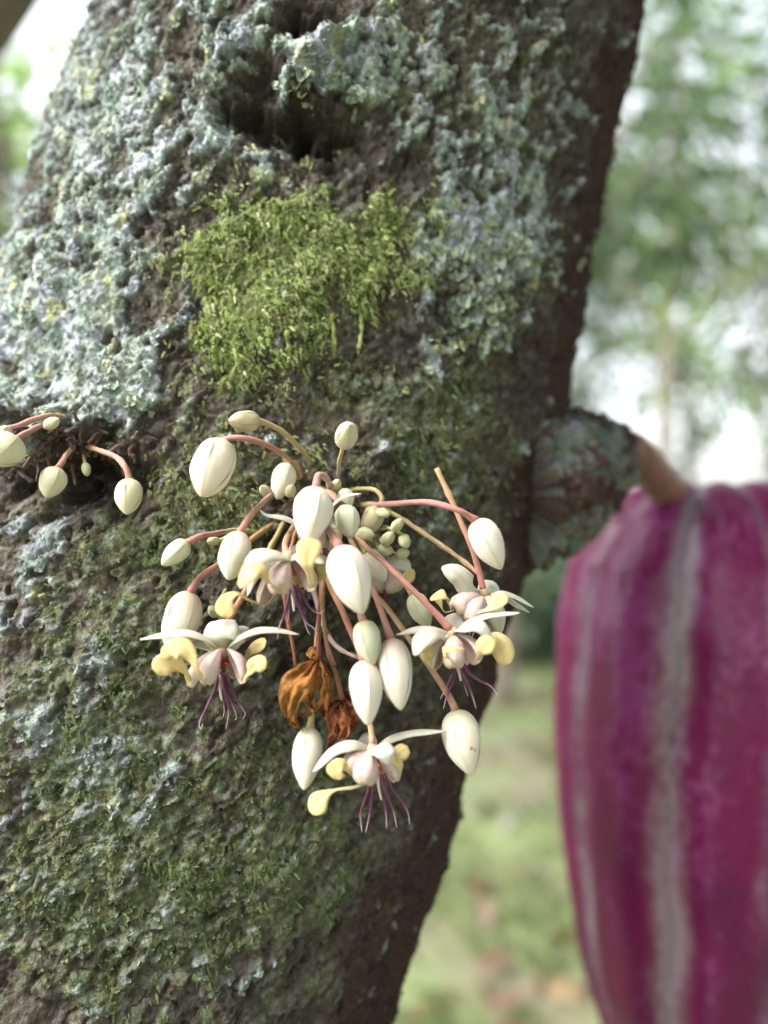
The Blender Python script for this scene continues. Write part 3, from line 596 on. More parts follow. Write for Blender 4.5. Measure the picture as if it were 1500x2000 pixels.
# ------------------------------------------------------------------ open flowers
def ribbon(name, parent, pts, width_px, face, prof, stops, cup=.25, curl=0.0, mat=None, n=22, m=9, thick=.00012, crumple=0.0, twist=0.0):
    path = spline(pts, n); dmm = path[:, 1].mean() * 1000; W = width_px * dmm / F / 1000 / 2
    Tn = np.gradient(path, axis=0); Tn /= np.linalg.norm(Tn, axis=1)[:, None]
    t = np.linspace(0, 1, n); w = W * np.interp(t, [p[0] for p in prof], [p[1] for p in prof])
    w = w * (1 + .07 * np.sin(t * 11 + rng.uniform(0, 6)))
    face = np.array(face, float); face /= np.linalg.norm(face)
    sd_ = np.cross(Tn, face); sd_ /= np.linalg.norm(sd_, axis=1)[:, None] + 1e-9
    nn = np.cross(sd_, Tn)
    if twist:
        a = (twist * t)[:, None]; sd_, nn = sd_ * np.cos(a) + nn * np.sin(a), nn * np.cos(a) - sd_ * np.sin(a)
    u = np.linspace(-1, 1, m)
    v = path[:, None] + w[:, None, None] * (u[None, :, None] * sd_[:, None] - cup * (u ** 2)[None, :, None] * nn[:, None])
    v = v + (W * .06 * np.sin(u * 5 + 1))[None, :, None] * nn[:, None] * np.sin(t * 7)[:, None, None]
    if crumple: v = v + rng.normal(0, crumple, v.shape) + (W * .42 * np.sin(u * 4.5 + rng.uniform(0, 6)))[None, :, None] * nn[:, None] * np.sin(t * 8 + rng.uniform(0, 6))[:, None, None]
    c = ramp(np.repeat(t, m), stops)
    vein = (1 - .10 * (np.cos(u * 9) > .7))[None, :, None] * np.ones((n, 1, 1)); c = c * vein.reshape(-1, 1)
    if crumple: c = c * np.clip(np.tile(rng.uniform(.7, 1.2, m), n) * rng.uniform(.8, 1.2, len(c)), .3, 1.5)[:, None]
    o = obj(name, mesh_np(name, v.reshape(-1, 3), grid_faces(n, m), np.clip(c, 0, .9)), mat or M_PETAL, parent)
    sm = o.modifiers.new('thickness', 'SOLIDIFY'); sm.thickness = thick; sm.offset = 0
    return o
LANCE = [(0, .45), (.15, .75), (.4, 1), (.7, .8), (.9, .38), (1, .05)]
BROAD = [(0, .5), (.2, .9), (.5, 1), (.75, .85), (.92, .5), (1, .12)]
SPAT = [(0, .30), (.35, .20), (.5, .5), (.68, .95), (.84, 1), (.95, .72), (.975, .38), (1, .12)]
SPATL = [(0, .10), (.5, .11), (.62, .4), (.78, .95), (.88, 1), (.96, .7), (1, .3)]
C_SEP = [(0, (.50, .455, .31)), (.3, (.57, .535, .43)), (1, (.59, .56, .48))]
C_LIG = [(0, (.55, .48, .34)), (.4, (.58, .45, .21)), (1, (.58, .44, .19))]
def to3(pts, dd): return [p if isinstance(p, Vector) else P(p[0], p[1], dd + (p[2] if len(p) > 2 else 0)) for p in pts]
def hood(parent, a, b, width_px, dd, open_dir, tint=.5):
    """pouch shaped petal base: a cupped shell open toward the flower's centre"""
    pa, pb = P(a[0], a[1], dd + (a[2] if len(a) > 2 else 0)), P(b[0], b[1], dd + (b[2] if len(b) > 2 else 0))
    W = width_px * dd / F / 1000 / 2; nu, nv_ = 22, 25
    ax = np.array(pb - pa); L = np.linalg.norm(ax); ax /= L
    od = np.array(open_dir, float); od -= ax * od.dot(ax); od /= np.linalg.norm(od) + 1e-9; sv = np.cross(ax, od)
    t = np.linspace(0, 1, nu); th = np.linspace(R(66), R(294), nv_)
    r = W * np.interp(t, [0, .12, .3, .55, .8, .93, 1], [.28, .52, .84, 1, .95, .72, .40])
    ripple = 1 + .06 * np.sin(th * 3)[None, :] * np.ones((nu, 1)) + .035 * np.sin(th * 9 + 1)[None, :] * np.sin(t * 5)[:, None] + .05 * np.sin(t * 6 + rng.uniform(0, 6))[:, None]
    v = np.array(pa)[None, None] + (L * t)[:, None, None] * ax - (np.sin(np.pi * t) * W * .25)[:, None, None] * od + (r[:, None] * ripple)[..., None] * (np.cos(th)[None, :, None] * od * .85 + np.sin(th)[None, :, None] * sv)
    TT, HH = np.meshgrid(t, th, indexing='ij')
    base = ramp(TT.ravel(), [(0, (.50, .40, .29)), (.4, (.52, .40, .365)), (.8, (.55, .46, .38)), (1, (.56, .475, .32))])
    edge = np.clip((np.abs(HH.ravel() - np.pi) - R(95)) / R(35), 0, 1)[:, None] * .55
    c = base * (1 - edge) + np.array((.50, .30, .32)) * edge
    c = c * (1 - tint * .3) + np.array((.52, .34, .36)) * tint * .3
    c = c * (1 - .10 * (np.sin(HH.ravel() * 7) > .55) * (TT.ravel() < .85))[:, None] * np.array([1, .97, .97])
    o = obj('petal', mesh_np('petal', v.reshape(-1, 3), grid_faces(nu, nv_), c), M_PETAL, parent)
    sm = o.modifiers.new('thickness', 'SOLIDIFY'); sm.thickness = .00013; sm.offset = 0
    # dark guide lines inside the pouch
    for k in (-.35, .35):
        q = np.array(pa)[None] + (L * t[2:14])[:, None] * ax - (np.sin(np.pi * t[2:14]) * W * .25)[:, None] * od + (r[2:14] * .97)[:, None] * (np.cos(np.pi + k) * od * .85 + np.sin(np.pi + k) * sv)
        g_ = obj('guide_line', tube_mesh('guide_line', q, .00010, [(0, (.20, .01, .03)), (1, (.30, .06, .10))], 5), M_STAM, o)
        g_.matrix_parent_inverse = Matrix.Translation(-parent.location)
    return o
C_STAM = [(0, (.16, .03, .07)), (.3, (.055, .008, .035)), (.62, (.11, .022, .075)), (.80, (.34, .22, .28)), (1, (.62, .57, .50))]
def flower(label, centre, dd, stalk_pts, stops, sepals, hoods, ligules, stams, style=None, sr=(.42, .55)):
    e = empty('cacao_flower', P(centre[0], centre[1], dd)); tag(e, label, 'flower', 'open flowers of the cluster')
    stalk(e, to3(stalk_pts, dd), sr[0], sr[1], stops)
    # calyx knob under the petals and the little red stamen column
    c = P(centre[0], centre[1], dd)
    obj('receptacle', tube_mesh('receptacle', spline([c + Vector((0, 0, .0008)), c, c - Vector((0, 0, .0012)), c - Vector((0, 0, .0026))], 12), np.interp(np.linspace(0, 1, 12), [0, .25, .6, 1], [.4, .95, .85, .4]) / 1000, [(0, (.52, .43, .26)), (.4, (.48, .30, .2)), (.6, (.26, .035, .03)), (1, (.20, .02, .02))], 14), M_PETAL, e)
    for k in range(5):
        a = k * 1.257 + .4; s = c - Vector((0, 0, .0022)); q = s + Vector((math.cos(a) * .0011, math.sin(a) * .0011, .0004)); q2 = s + Vector((math.cos(a) * .0019, math.sin(a) * .0019, -.0003))
        obj('stamen', tube_mesh('stamen', spline([s, q, q2], 8), np.array([.2, .18, .16, .16, .18, .25, .27, .12]) / 1000, [(0, (.28, .03, .03)), (1, (.36, .07, .04))], 6), M_STAM, e)
    for pts, w, face, kind in sepals:
        ribbon('sepal', e, to3(pts, dd), w, face, LANCE if kind == 'l' else BROAD, C_SEP, cup=.30)
    for (a, b, w, od, tint) in hoods: hood(e, a, b, w, dd, od, tint)
    for pts, w, face, kind in ligules: ribbon('ligule', e, to3(pts, dd), w, face, SPAT if kind == 's' else SPATL, C_LIG, cup=.10, thick=.00007, twist=rng.uniform(-.5, .5))
    for pts in stams:
        path = spline(to3(pts, dd), 22); rad = np.interp(np.linspace(0, 1, 22), [0, .25, .6, .85, 1], [.20, .30, .16, .065, .03]) / 1000
        obj('staminode', tube_mesh('staminode', path, rad, C_STAM, 8, 0, .08), M_STAM, e)
    if style:
        path = spline(to3(style, dd), 10)
        obj('style', tube_mesh('style', path, np.linspace(.32, .14, 10) / 1000, [(0, (.62, .56, .42)), (1, (.74, .70, .58))], 8), M_PETAL, e)
    return e
UP = (0, -.35, 1); FC = (0, -1, .35); FCD = (0, -1, -.3)
# F1: the flower with the long level sepals
flower('open flower with two long white sepals spread level like wings', (434, 1268), 102.5, [S0(560, 1010), (520, 1085, 8), (462, 1185, 3), (440, 1225, 2.5), (435, 1264, 0)], [(0, OLV), (.6, (.42, .2, .14)), (1, (.42,.17,.14))],
  [([(428, 1268), (400, 1244, -2), (360, 1233, -3), (310, 1240, -3.5), (274, 1249, -4)], 32, UP, 'l'), ([(442, 1268), (462, 1247, -1), (495, 1230, -2), (540, 1229, -2), (584, 1239, -2)], 30, UP, 'l'),
   ([(436, 1270, 0), (428, 1245, -1.5), (442, 1222, -1), (458, 1212, 1.5)], 66, FC, 'b'), ([(444, 1268, 1), (462, 1240, 3), (486, 1226, 5)], 40, FC, 'b'), ([(428, 1268, 1), (380, 1250, 3), (330, 1254, 5)], 34, UP, 'l')],
  [((428, 1270, -1.5), (404, 1338, -4), 44, (.5, .35, -.5), .6), ((418, 1272, 1), (372, 1342, -1), 38, (.8, .3, -.3), .5), ((446, 1270, -1), (474, 1332, -3), 40, (-.75, -.45, -.3), .6), ((444, 1270, 2.5), (462, 1325, 3.5), 36, (-.3, -.6, -.3), .4), ((430, 1270, 2.5), (410, 1325, 4), 34, (.3, -.6, -.3), .4)],
  [([(404, 1336, -4), (388, 1315, -6), (372, 1280, -6), (352, 1266, -6), (330, 1275, -6), (330, 1290, -6)], 44, (-.2, -.8, .7), 's'), ([(372, 1340, -1), (362, 1312, -3), (340, 1296, -4), (318, 1302, -5), (308, 1318, -5)], 46, FC, 's'),
   ([(474, 1330, -3), (486, 1312, -5), (498, 1298, -5), (522, 1294, -5)], 34, (.1, -.8, .7), 's'), ([(462, 1322, 3.5), (478, 1290, 4), (492, 1268, 3), (520, 1253, 2)], 30, FC, 's')],
  [[(424, 1318), (420, 1345, -1), (402, 1385, -2), (389, 1412, -2), (392, 1424, -2.2), (396, 1414, -2)], [(432, 1316), (438, 1345, -1), (447, 1380, -1), (445, 1405, -1), (441, 1424, -1)], [(438, 1318), (444, 1350, 1), (456, 1380, 1), (462, 1402, 1), (458, 1406, 1)], [(442, 1314), (452, 1345), (470, 1378), (479, 1394), (474, 1404)], [(430, 1318, 2), (434, 1350, 3), (438, 1385, 4), (436, 1400, 4)]],
  [(432, 1318), (430, 1345), (433, 1368)])
# F2: the flower in the middle
flower('open flower with broad cap-like sepal and fat yellow tongue under the white bud', (562, 1088), 101.5, [S0(595, 1000), (568, 1035, 6), (556, 1062, 2), (560, 1086, 0)], [(0, OLV), (1, (.44, .24, .16))],
  [([(562, 1090, 0), (540, 1078, -3), (510, 1082, -5), (478, 1100, -6)], 52, (-.1, -.75, .7), 'b'), ([(565, 1090), (585, 1080, -1), (610, 1084, -2), (634, 1100, -3)], 36, (0, -.5, .9), 'b'), ([(566, 1090, 2), (590, 1070, 4), (612, 1060, 5)], 34, FC, 'l'), ([(556, 1090, 2), (500, 1120, 3), (482, 1165, 3)], 26, (-.5, -.8, .2), 'l')],
  [((560, 1094, -2), (545, 1162, -4), 48, (.4, .5, -.3), .5), ((572, 1092, -1), (610, 1150, -3), 44, (-.75, -.45, -.3), .7), ((552, 1096, 1), (510, 1182, 0), 34, (.75, -.5, 0), .5), ((572, 1094, 3), (590, 1150, 5), 36, (-.3, -.6, -.2), .4)],
  [([(545, 1160, -4), (526, 1135, -7), (508, 1112, -8), (480, 1120, -8), (464, 1140, -7)], 52, (0, -.7, .7), 's'), ([(510, 1180, 0), (486, 1172, -2), (465, 1160, -3), (444, 1172, -3), (436, 1206, -3)], 44, FC, 'l'), ([(610, 1148, -3), (604, 1115, -6), (600, 1090, -6), (606, 1060, -5), (608, 1050, -4)], 46, FC, 's'), ([(606, 1150, 0), (626, 1128, -1), (630, 1105, -1), (618, 1088, -1)], 34, FC, 's')],
  [[(566, 1145), (563, 1170, -1), (556, 1200, -1), (545, 1225, -1), (542, 1248, -1)], [(572, 1142), (580, 1175, -1), (592, 1205, -1), (600, 1230, -1), (606, 1240, -1)], [(578, 1142), (592, 1165), (606, 1188), (624, 1198), (634, 1190)], [(568, 1146, 2), (566, 1180, 2), (562, 1215, 2)], [(574, 1146, 1), (586, 1180, 2), (598, 1215, 2), (612, 1226, 2), (620, 1240, 2)]],
  [(568, 1142), (572, 1168), (574, 1194)])
# F3: the lower of the pair on the long pink stalks
flower('open flower at the end of a thick pink stalk, wide white sepals over yellow tongues', (884, 1236), 102.5, [S0(665, 985), (700, 1050, 7), (752, 1100, 2), (812, 1158, 0), (858, 1205, 0), (882, 1232, 0)], [(0, (.34, .16, .10)), (.5, (.33,.155,.11)), (1, (.40,.16,.13))],
  [([(878, 1236), (845, 1226, -1), (810, 1228, -1), (774, 1240, -1)], 26, UP, 'l'), ([(878, 1238), (846, 1232, -3), (822, 1250, -5), (810, 1280, -6)], 46, (-.4, -.8, .5), 'b'), ([(886, 1236, 1), (890, 1215, 2), (898, 1198, 3)], 44, FC, 'b'), ([(890, 1236), (920, 1212, 0), (960, 1198, -1), (1015, 1197, -1)], 30, UP, 'l'), ([(890, 1238, 0), (915, 1218, -3), (940, 1222, -4), (960, 1248, -4)], 40, (.3, -.7, .6), 'b')],
  [((878, 1242, -1), (846, 1305, -2), 46, (.75, -.4, -.3), .5), ((886, 1244, -2), (888, 1306, -4), 42, (0, .6, -.4), .5), ((894, 1242, -1), (934, 1292, -3), 44, (-.75, -.45, -.3), .6), ((892, 1242, 2), (905, 1300, 3), 36, (-.2, -.6, -.2), .4)],
  [([(888, 1304, -4), (882, 1288, -6), (870, 1275, -7), (878, 1264, -7), (904, 1266, -6)], 34, (0, -.5, .9), 's'), ([(934, 1290, -3), (940, 1275, -5), (948, 1262, -5), (960, 1244, -5)], 38, FC, 's'), ([(934, 1288, 0), (952, 1248, -1), (972, 1248, -2), (982, 1272, -2), (984, 1300, -2)], 42, FC, 's'), ([(846, 1303, -2), (836, 1285, -4), (834, 1270, -4), (828, 1262, -4)], 30, FC, 's')],
  [[(884, 1296), (882, 1320, -1), (870, 1345, -1), (860, 1365, -1)], [(886, 1298), (888, 1325, 0), (874, 1355, 0), (866, 1384, 0)], [(898, 1292), (908, 1325, -1), (920, 1352, -1), (930, 1384, -1)], [(902, 1290), (914, 1312, -1), (938, 1330, -2), (958, 1340, -2), (972, 1358, -2)], [(894, 1296, 2), (904, 1330, 2), (914, 1360, 2)]],
  [(892, 1294), (897, 1315), (900, 1330)])
# F4: the upper of the pair, a little further back
flower('open flower with one ear-like raised sepal, hanging from a straight rising pink stalk', (944, 1158), 108, [(853, 915, 2), (885, 985, 1), (918, 1065, 0), (936, 1120, 0), (944, 1154, 0)], [(0, (.42, .20, .13)), (.6, (.36,.16,.125)), (1, (.40,.155,.13))],
  [([(940, 1164), (918, 1148, -2), (895, 1122, -3), (863, 1108, -3)], 46, (-.3, -.8, .5), 'b'), ([(950, 1164), (980, 1156, 0), (1010, 1166, 0), (1042, 1186, 0)], 22, UP, 'l'), ([(950, 1166, 1), (985, 1165, 1), (1010, 1180, 1), (1034, 1196, 1)], 24, UP, 'l'), ([(948, 1166, -2), (962, 1180, -3), (975, 1210, -3), (976, 1240, -2)], 40, (.3, -.9, .2), 'b'), ([(942, 1164, 2), (955, 1148, 3), (975, 1150, 4)], 36, FC, 'b')],
  [((936, 1166, -1), (886, 1192, -3), 46, (.3, .4, -.8), .7), ((942, 1168, -2), (920, 1215, -4), 44, (.4, .4, -.4), .8), ((948, 1170, 0), (962, 1236, -1), 42, (-.6, .4, -.3), .8)],
  [([(886, 1190, -3), (876, 1178, -4), (872, 1164, -5), (858, 1160, -5), (840, 1168, -4)], 30, (0, -.5, .9), 's'), ([(920, 1200, -4), (950, 1190, -6), (968, 1178, -6), (985, 1160, -5)], 34, (0, -.7, .7), 's'), ([(886, 1192, -1), (868, 1195, -1), (858, 1175, -1), (850, 1168, -1)], 14, FC, 'l')],
  [[(930, 1200), (920, 1225), (916, 1245)], [(934, 1200), (928, 1230, 1), (918, 1250, 1)], [(940, 1200), (942, 1226), (936, 1250)]])
# F5: the lowest flower
flower('lowest open flower, with a yellow tongue dangling on a long thread', (728, 1462), 100.5, [(718, 1395, 3), (724, 1420, 1), (726, 1442, 0), (728, 1460, 0)], [(0, (.36, .18, .10)), (1, (.46, .24, .17))],
  [([(722, 1462), (690, 1452, -1), (650, 1466, -2), (611, 1508, -3)], 32, (-.3, -.5, .8), 'l'), ([(735, 1462), (765, 1442, 0), (810, 1430, 0), (872, 1428, 0)], 20, (0, -.5, .9), 'l'), ([(730, 1460, -2), (742, 1458, -4), (755, 1470, -6), (760, 1494, -6)], 46, (.2, -.8, .5), 'b'), ([(726, 1462, 2), (715, 1450, 3), (700, 1448, 4)], 40, FC, 'b')],
  [((724, 1468, -2), (714, 1534, -4), 50, (.4, .5, -.3), .8), ((718, 1466, 0), (680, 1508, -1), 48, (.7, .4, -.4), .3), ((738, 1466, -1), (774, 1526, -2), 42, (-.75, -.45, -.3), .4), ((736, 1466, 2), (756, 1520, 3), 34, (-.3, -.6, -.2), .4), ((722, 1468, 2), (700, 1525, 3), 36, (.3, -.6, -.2), .4)],
  [([(690, 1512, -2), (672, 1498, -4), (660, 1500, -4), (650, 1520, -4)], 40, FC, 's'), ([(712, 1532, -3), (690, 1538, -4), (655, 1543, -4), (632, 1556, -4), (606, 1586, -4)], 42, FC, 'l'), ([(774, 1524, -2), (782, 1500, -3), (776, 1480, -3), (796, 1458, -2)], 34, FC, 's')],
  [[(722, 1520), (718, 1550), (705, 1585, 0), (705, 1605), (707, 1626)], [(727, 1522), (727, 1555), (722, 1590), (714, 1626)], [(741, 1515), (748, 1550), (754, 1590), (755, 1618)], [(746, 1512), (752, 1545, -1), (768, 1582, -1), (775, 1617, -1)], [(752, 1510), (764, 1540), (785, 1566), (797, 1588), (800, 1610)]],
  [(738, 1515), (741, 1540), (745, 1562)])
# F6: mostly hidden behind the large white bud
flower('open flower mostly hidden behind the large white bud, thin curled sepals showing', (632, 1018), 107, [S0(655, 985), (645, 998, 5), (634, 1012, 1)], [(0, OLV), (1, PINK)],
  [([(630, 1018), (590, 1022, -1), (555, 1010, -2), (520, 1005, -2), (508, 996, -2)], 20, (0, -.5, .9), 'l'), ([(634, 1016), (650, 985, -2), (675, 968, -3), (706, 964, -3)], 18, (0, -.5, .9), 'l'), ([(634, 1020), (650, 1035, -1), (664, 1060, -1)], 30, FC, 'b')],
  [((630, 1024, 0), (615, 1070, -1), 40, (.4, .5, -.3), .6), ((636, 1024, 1), (640, 1075, 1), 40, (-.4, .5, -.3), .6)],
  [([(640, 1072), (646, 1060, -1), (652, 1045, -1), (648, 1030, -1)], 30, FC, 's')],
  [[(632, 1068), (634, 1100), (628, 1130)], [(636, 1068), (642, 1100), (640, 1130)]])
# F7: in the shade behind the cluster
flower('shaded pinkish flower deep behind the cluster, beside the greenish white bud', (752, 1105), 112, [S0(715, 1055), (735, 1075, 2), (750, 1098, 0)], [(0, OLV), (1, PINK)],
  [([(748, 1106), (730, 1090, -1), (708, 1095, -1)], 40, FC, 'b'), ([(756, 1106), (780, 1100, 0), (802, 1112, 0)], 34, FC, 'b')],
  [((748, 1110), (738, 1150, 0), 40, (.4, .5, -.3), .9), ((756, 1110), (774, 1155, 0), 44, (-.4, .5, -.3), .9), ((754, 1110, 2), (755, 1158, 2), 40, (0, .6, -.3), .9)],
  [([(774, 1153), (792, 1140, -1), (800, 1122, -1), (800, 1110, -1)], 26, FC, 's')],
  [[(752, 1150), (750, 1170), (742, 1185)]])

# ------------------------------------------------------------------ withered flowers
C_DRY = [(0, (.36, .12, .025)), (.5, (.44, .20, .045)), (1, (.30, .11, .03))]; C_DRY2 = [(0, (.22, .06, .02)), (.6, (.30, .095, .028)), (1, (.18, .045, .02))]
def withered(label, centre, dd, st, stops, petals, cs):
    e = empty('withered_flower', P(centre[0], centre[1], dd)); tag(e, label, 'flower', 'withered flowers')
    stalk(e, to3(st, dd), .36, .40, stops)
    for pts, w, face in petals:
        ribbon('dry_petal', e, to3(pts, dd), w, face, [(0, .2), (.2, .6), (.42, .85), (.6, .6), (.72, .66), (.88, .28), (1, .04)], cs, cup=.5, mat=M_DRY, n=26, m=11, crumple=.00009, twist=rng.uniform(-.7, .7), thick=.00005)
    return e
withered('crumpled orange brown withered flower on a dark red stalk', (622, 1288), 104, [S0(630, 1030), (632, 1120, 9), (624, 1200, 3), (621, 1288, 0)], [(0, ORG), (.4, DKR), (1, DKR)],
  [([(620, 1288), (590, 1308, -2), (560, 1335, -3), (552, 1375, -3), (570, 1415, -2)], 44, (-.4, -1, 0)), ([(621, 1290), (606, 1320, -3), (582, 1355, -4), (570, 1400, -3), (590, 1425, -2)], 40, (-.1, -1, .1)), ([(624, 1290), (634, 1310, -2), (640, 1350, -2), (637, 1404, -2)], 15, (.5, -1, 0)), ([(623, 1288), (612, 1276, 0), (618, 1270, 1), (634, 1282, 1)], 34, FC), ([(625, 1292, 1), (640, 1330, 2), (630, 1375, 2), (590, 1398, 0), (578, 1394, -1)], 30, (0, -1, -.2)), ([(616, 1292, 2), (580, 1325, 3), (560, 1370, 3), (565, 1405, 3)], 46, FC), ([(622, 1292, 1), (615, 1330, 0), (604, 1365, 0), (612, 1385, 0)], 36, FC)], C_DRY)
withered('dark rust brown withered flower hanging beside the orange one', (668, 1370), 104.5, [S0(640, 1030), (628, 1150, 8), (640, 1262, 3), (658, 1320, 1), (668, 1366, 0)], [(0, (.20, .09, .05)), (1, (.24, .09, .045))],
  [([(668, 1370), (652, 1390, -1), (650, 1425, -2), (642, 1458, -2)], 34, FC), ([(670, 1370), (690, 1385, -1), (702, 1400, -1), (690, 1425, -1)], 34, (.3, -1, 0)), ([(668, 1372), (668, 1400, -3), (672, 1430, -3), (656, 1450, -2)], 36, FC), ([(672, 1366, 1), (684, 1352, 1), (696, 1360, 1)], 26, FC), ([(664, 1372, 1), (646, 1370, 1), (632, 1385, 1), (640, 1410, 1)], 26, FC), ([(670, 1374, 2), (680, 1410, 3), (668, 1440, 3)], 40, FC)], C_DRY2)
# dry leftovers of old stalks
def twig(label, pts, r, stops, name='dry_stalk'):
    q = [p if isinstance(p, Vector) else P(*p) for p in pts]
    e = obj(name, tube_mesh(name, spline(q, 24), np.linspace(r, r * .7, 24) / 1000 * rng.uniform(.85, 1.15, 24), stops, 8, .00004, .15), M_STALK)
    tag(e, label, 'stalk', 'bare stalks in the cluster'); return e
twig('ringed greyish dry stalk ending behind the white pointed bud', [S0(600, 1080), (625, 1200, 110), (643, 1245, 106), (668, 1270, 105), (702, 1284, 104)], .42, [(0, (.22, .14, .11)), (1, (.40, .30, .27))])
twig('thin dark red bare stalk leading down to the orange withered flower', [S0(580, 1030), (556, 1130, 109), (562, 1210, 106), (572, 1262, 105), (578, 1308, 104)], .34, [(0, ORG), (1, (.20, .06, .04))])
twig('olive stalk crossing behind the long pink flower stalk', [S0(720, 990), (765, 1002, 113), (840, 1050, 110), (900, 1092, 109), (938, 1125, 108)], .42, [(0, OLV), (.6, (.32, .22, .10)), (1, (.36, .22, .13))])
twig('brownish bare stalk falling beside the rust brown withered flower', [S0(650, 1040), (630, 1160, 108), (636, 1240, 106), (652, 1300, 105.5)], .34, [(0, OLV), (1, (.26, .11, .06))])
# woody tangle of the cushion the flowers grow from
CU = empty('flower_cushion', surf(640, 985)[0]); tag(CU, 'brown woody cushion of stalk scars on the bark under the main flower cluster', 'cushion', 'flower cushions')
CU2 = empty('flower_cushion', surf(130, 870)[0]); tag(CU2, 'dark shaggy cushion of old stalk stubs beside the hollow in the bark', 'cushion', 'flower cushions')
for cu, spots, n in ((CU, (640, 985, 75, 45), 46), (CU2, (120, 872, 105, 45), 110)):
    for k in range(n):
        x = rng.normal(spots[0], spots[2] * .6); y = rng.normal(spots[1], spots[3] * .6)
        a, nrm = surf(x, y, -.4); L = rng.uniform(1.2, 3.6) / 1000
        dv_ = (nrm + Vector(rng.normal(0, .7, 3)) + Vector((0, 0, -.2))).normalized()
        b = a + dv_ * L * .5 + Vector(rng.normal(0, .0003, 3)); c = a + dv_ * L + Vector((0, 0, -.0004))
        thin = 1.0 if cu is CU else .6
        c0 = random.choice([(.045, .022, .018), (.07, .035, .026), (.03, .017, .015), (.09, .05, .03)] if cu is CU2 else [(.10, .05, .035), (.16, .08, .05), (.07, .035, .03), (.20, .13, .06), (.24, .22, .09)])
        obj('stalk_scar', tube_mesh('stalk_scar', spline([a, b, c], 8), np.linspace(.6, .32, 8) / 1000 * rng.uniform(.6, 1.1) * thin, [(0, c0), (1, tuple(np.array(c0) * 1.4))], 7, .00006, .2), M_STALK, cu)

# ------------------------------------------------------------------ trees and leaves around
def leaves_arrays(pos, dirs, size, palette, droop=.3):
    n = len(pos)
    d = dirs + rng.normal(0, .5, (n, 3)) + np.array([0, 0, -1.0]) * droop; d /= np.linalg.norm(d, axis=1)[:, None]
    r_ = rng.normal(0, 1, (n, 3)); s = np.cross(d, r_); s /= np.linalg.norm(s, axis=1)[:, None]; nn = np.cross(s, d)
    L = size * rng.uniform(.6, 1.25, n); w = L * .19
    sag = np.array([0, 0, -1.0])[None] * (L * .10)[:, None]
    base = pos; q1 = pos + d * (L * .35)[:, None]; q2 = pos + d * (L * .7)[:, None] + sag * .6; tip = pos + d * L[:, None] + sag * 1.8
    fold = nn * (w * .35)[:, None]
    vs = np.stack([base, q1 + s * w[:, None] + fold, q2 + s * (w * .85)[:, None] + fold, tip, q2 - s * (w * .85)[:, None] + fold, q1 - s * w[:, None] + fold, q1, q2], 1)
    i = np.arange(n)[:, None] * 8
    tri = np.concatenate([i + np.array([[0, 6, 1]]), i + np.array([[1, 6, 7]]), i + np.array([[1, 7, 2]]), i + np.array([[2, 7, 3]]), i + np.array([[0, 5, 6]]), i + np.array([[5, 4, 7]]), i + np.array([[5, 7, 6]]), i + np.array([[4, 3, 7]])], 0)
    c = np.array(palette)[rng.integers(0, len(palette), n)] * rng.uniform(.7, 1.3, (n, 1))
    return vs.reshape(-1, 3), tri, np.clip(np.repeat(c, 8, 0), 0, .9)
LEAFG = [(.08, .13, .05), (.11, .17, .07), (.06, .11, .04), (.12, .19, .07)]
LEAFY = [(.17, .27, .05), (.13, .22, .05), (.22, .32, .08)]
LEAFP = [(.11, .16, .09), (.14, .19, .12), (.08, .13, .07), (.12, .17, .08)]  # paler and greyer: the far foliage's milky haze is put into the colour
LEAFD = [(.035, .065, .03), (.05, .09, .04), (.06, .10, .05)]
def limb(parent, pts, r0, r1, name='limb', n=16):
    path = spline(pts, n); c = (.16, .13, .10)
    return obj(name, tube_mesh(name, path, np.linspace(r0, r1, n) * rng.uniform(.94, 1.06, n), [(0, c), (.5, (.20, .17, .14)), (1, (.13, .11, .08))], 12, r0 * .02, .15), M_WOOD, parent)
def tree(label, x, y, h, cz, cr, nclump, nleaf, lsize, palette, tr=.08, lean=(0, 0), name='broadleaf_tree', spread=.22, group='trees around the cacao tree', droop=.35):
    e = empty(name, (x, y, 0)); tag(e, label, 'tree', group)
    topp = Vector((x + lean[0], y + lean[1], h))
    limb(e, [Vector((x, y, -.1)), Vector((x + lean[0] * .3 + .05, y + lean[1] * .4, h * .4)), topp], tr, tr * .35, 'trunk', 24)
    cc = np.array([x + lean[0], y + lean[1], cz]); cl = []
    for k in range(nclump):
        q = rng.normal(0, 1, 3); q /= np.linalg.norm(q); q = cc + q * np.array(cr) * rng.uniform(.35, 1) ** .6; q[2] = max(q[2], .25); cl.append(q)
    for q in cl[:14]:
        t0 = rng.uniform(.35, .95); s = Vector((x + lean[0] * t0, y + lean[1] * t0, h * t0))
        limb(e, [s, (s + Vector(q)) / 2 + Vector((0, 0, .12)), Vector(q)], tr * .3, tr * .08)
    k = rng.integers(0, nclump, nleaf); pos = np.array(cl)[k] + rng.normal(0, spread, (nleaf, 3)) * np.array([1, 1, .8]); pos[:, 2] = np.maximum(pos[:, 2], .05)
    dirs = pos - cc; dirs /= np.linalg.norm(dirs, axis=1)[:, None] + 1e-6
    v, f_, c = leaves_arrays(pos, dirs, lsize, palette, droop)
    obj('crown', mesh_np('crown', v, f_, c, smooth=False), M_LEAF, e)
    return e
def ray(px, py, d): return P(px, py, d * 1000)
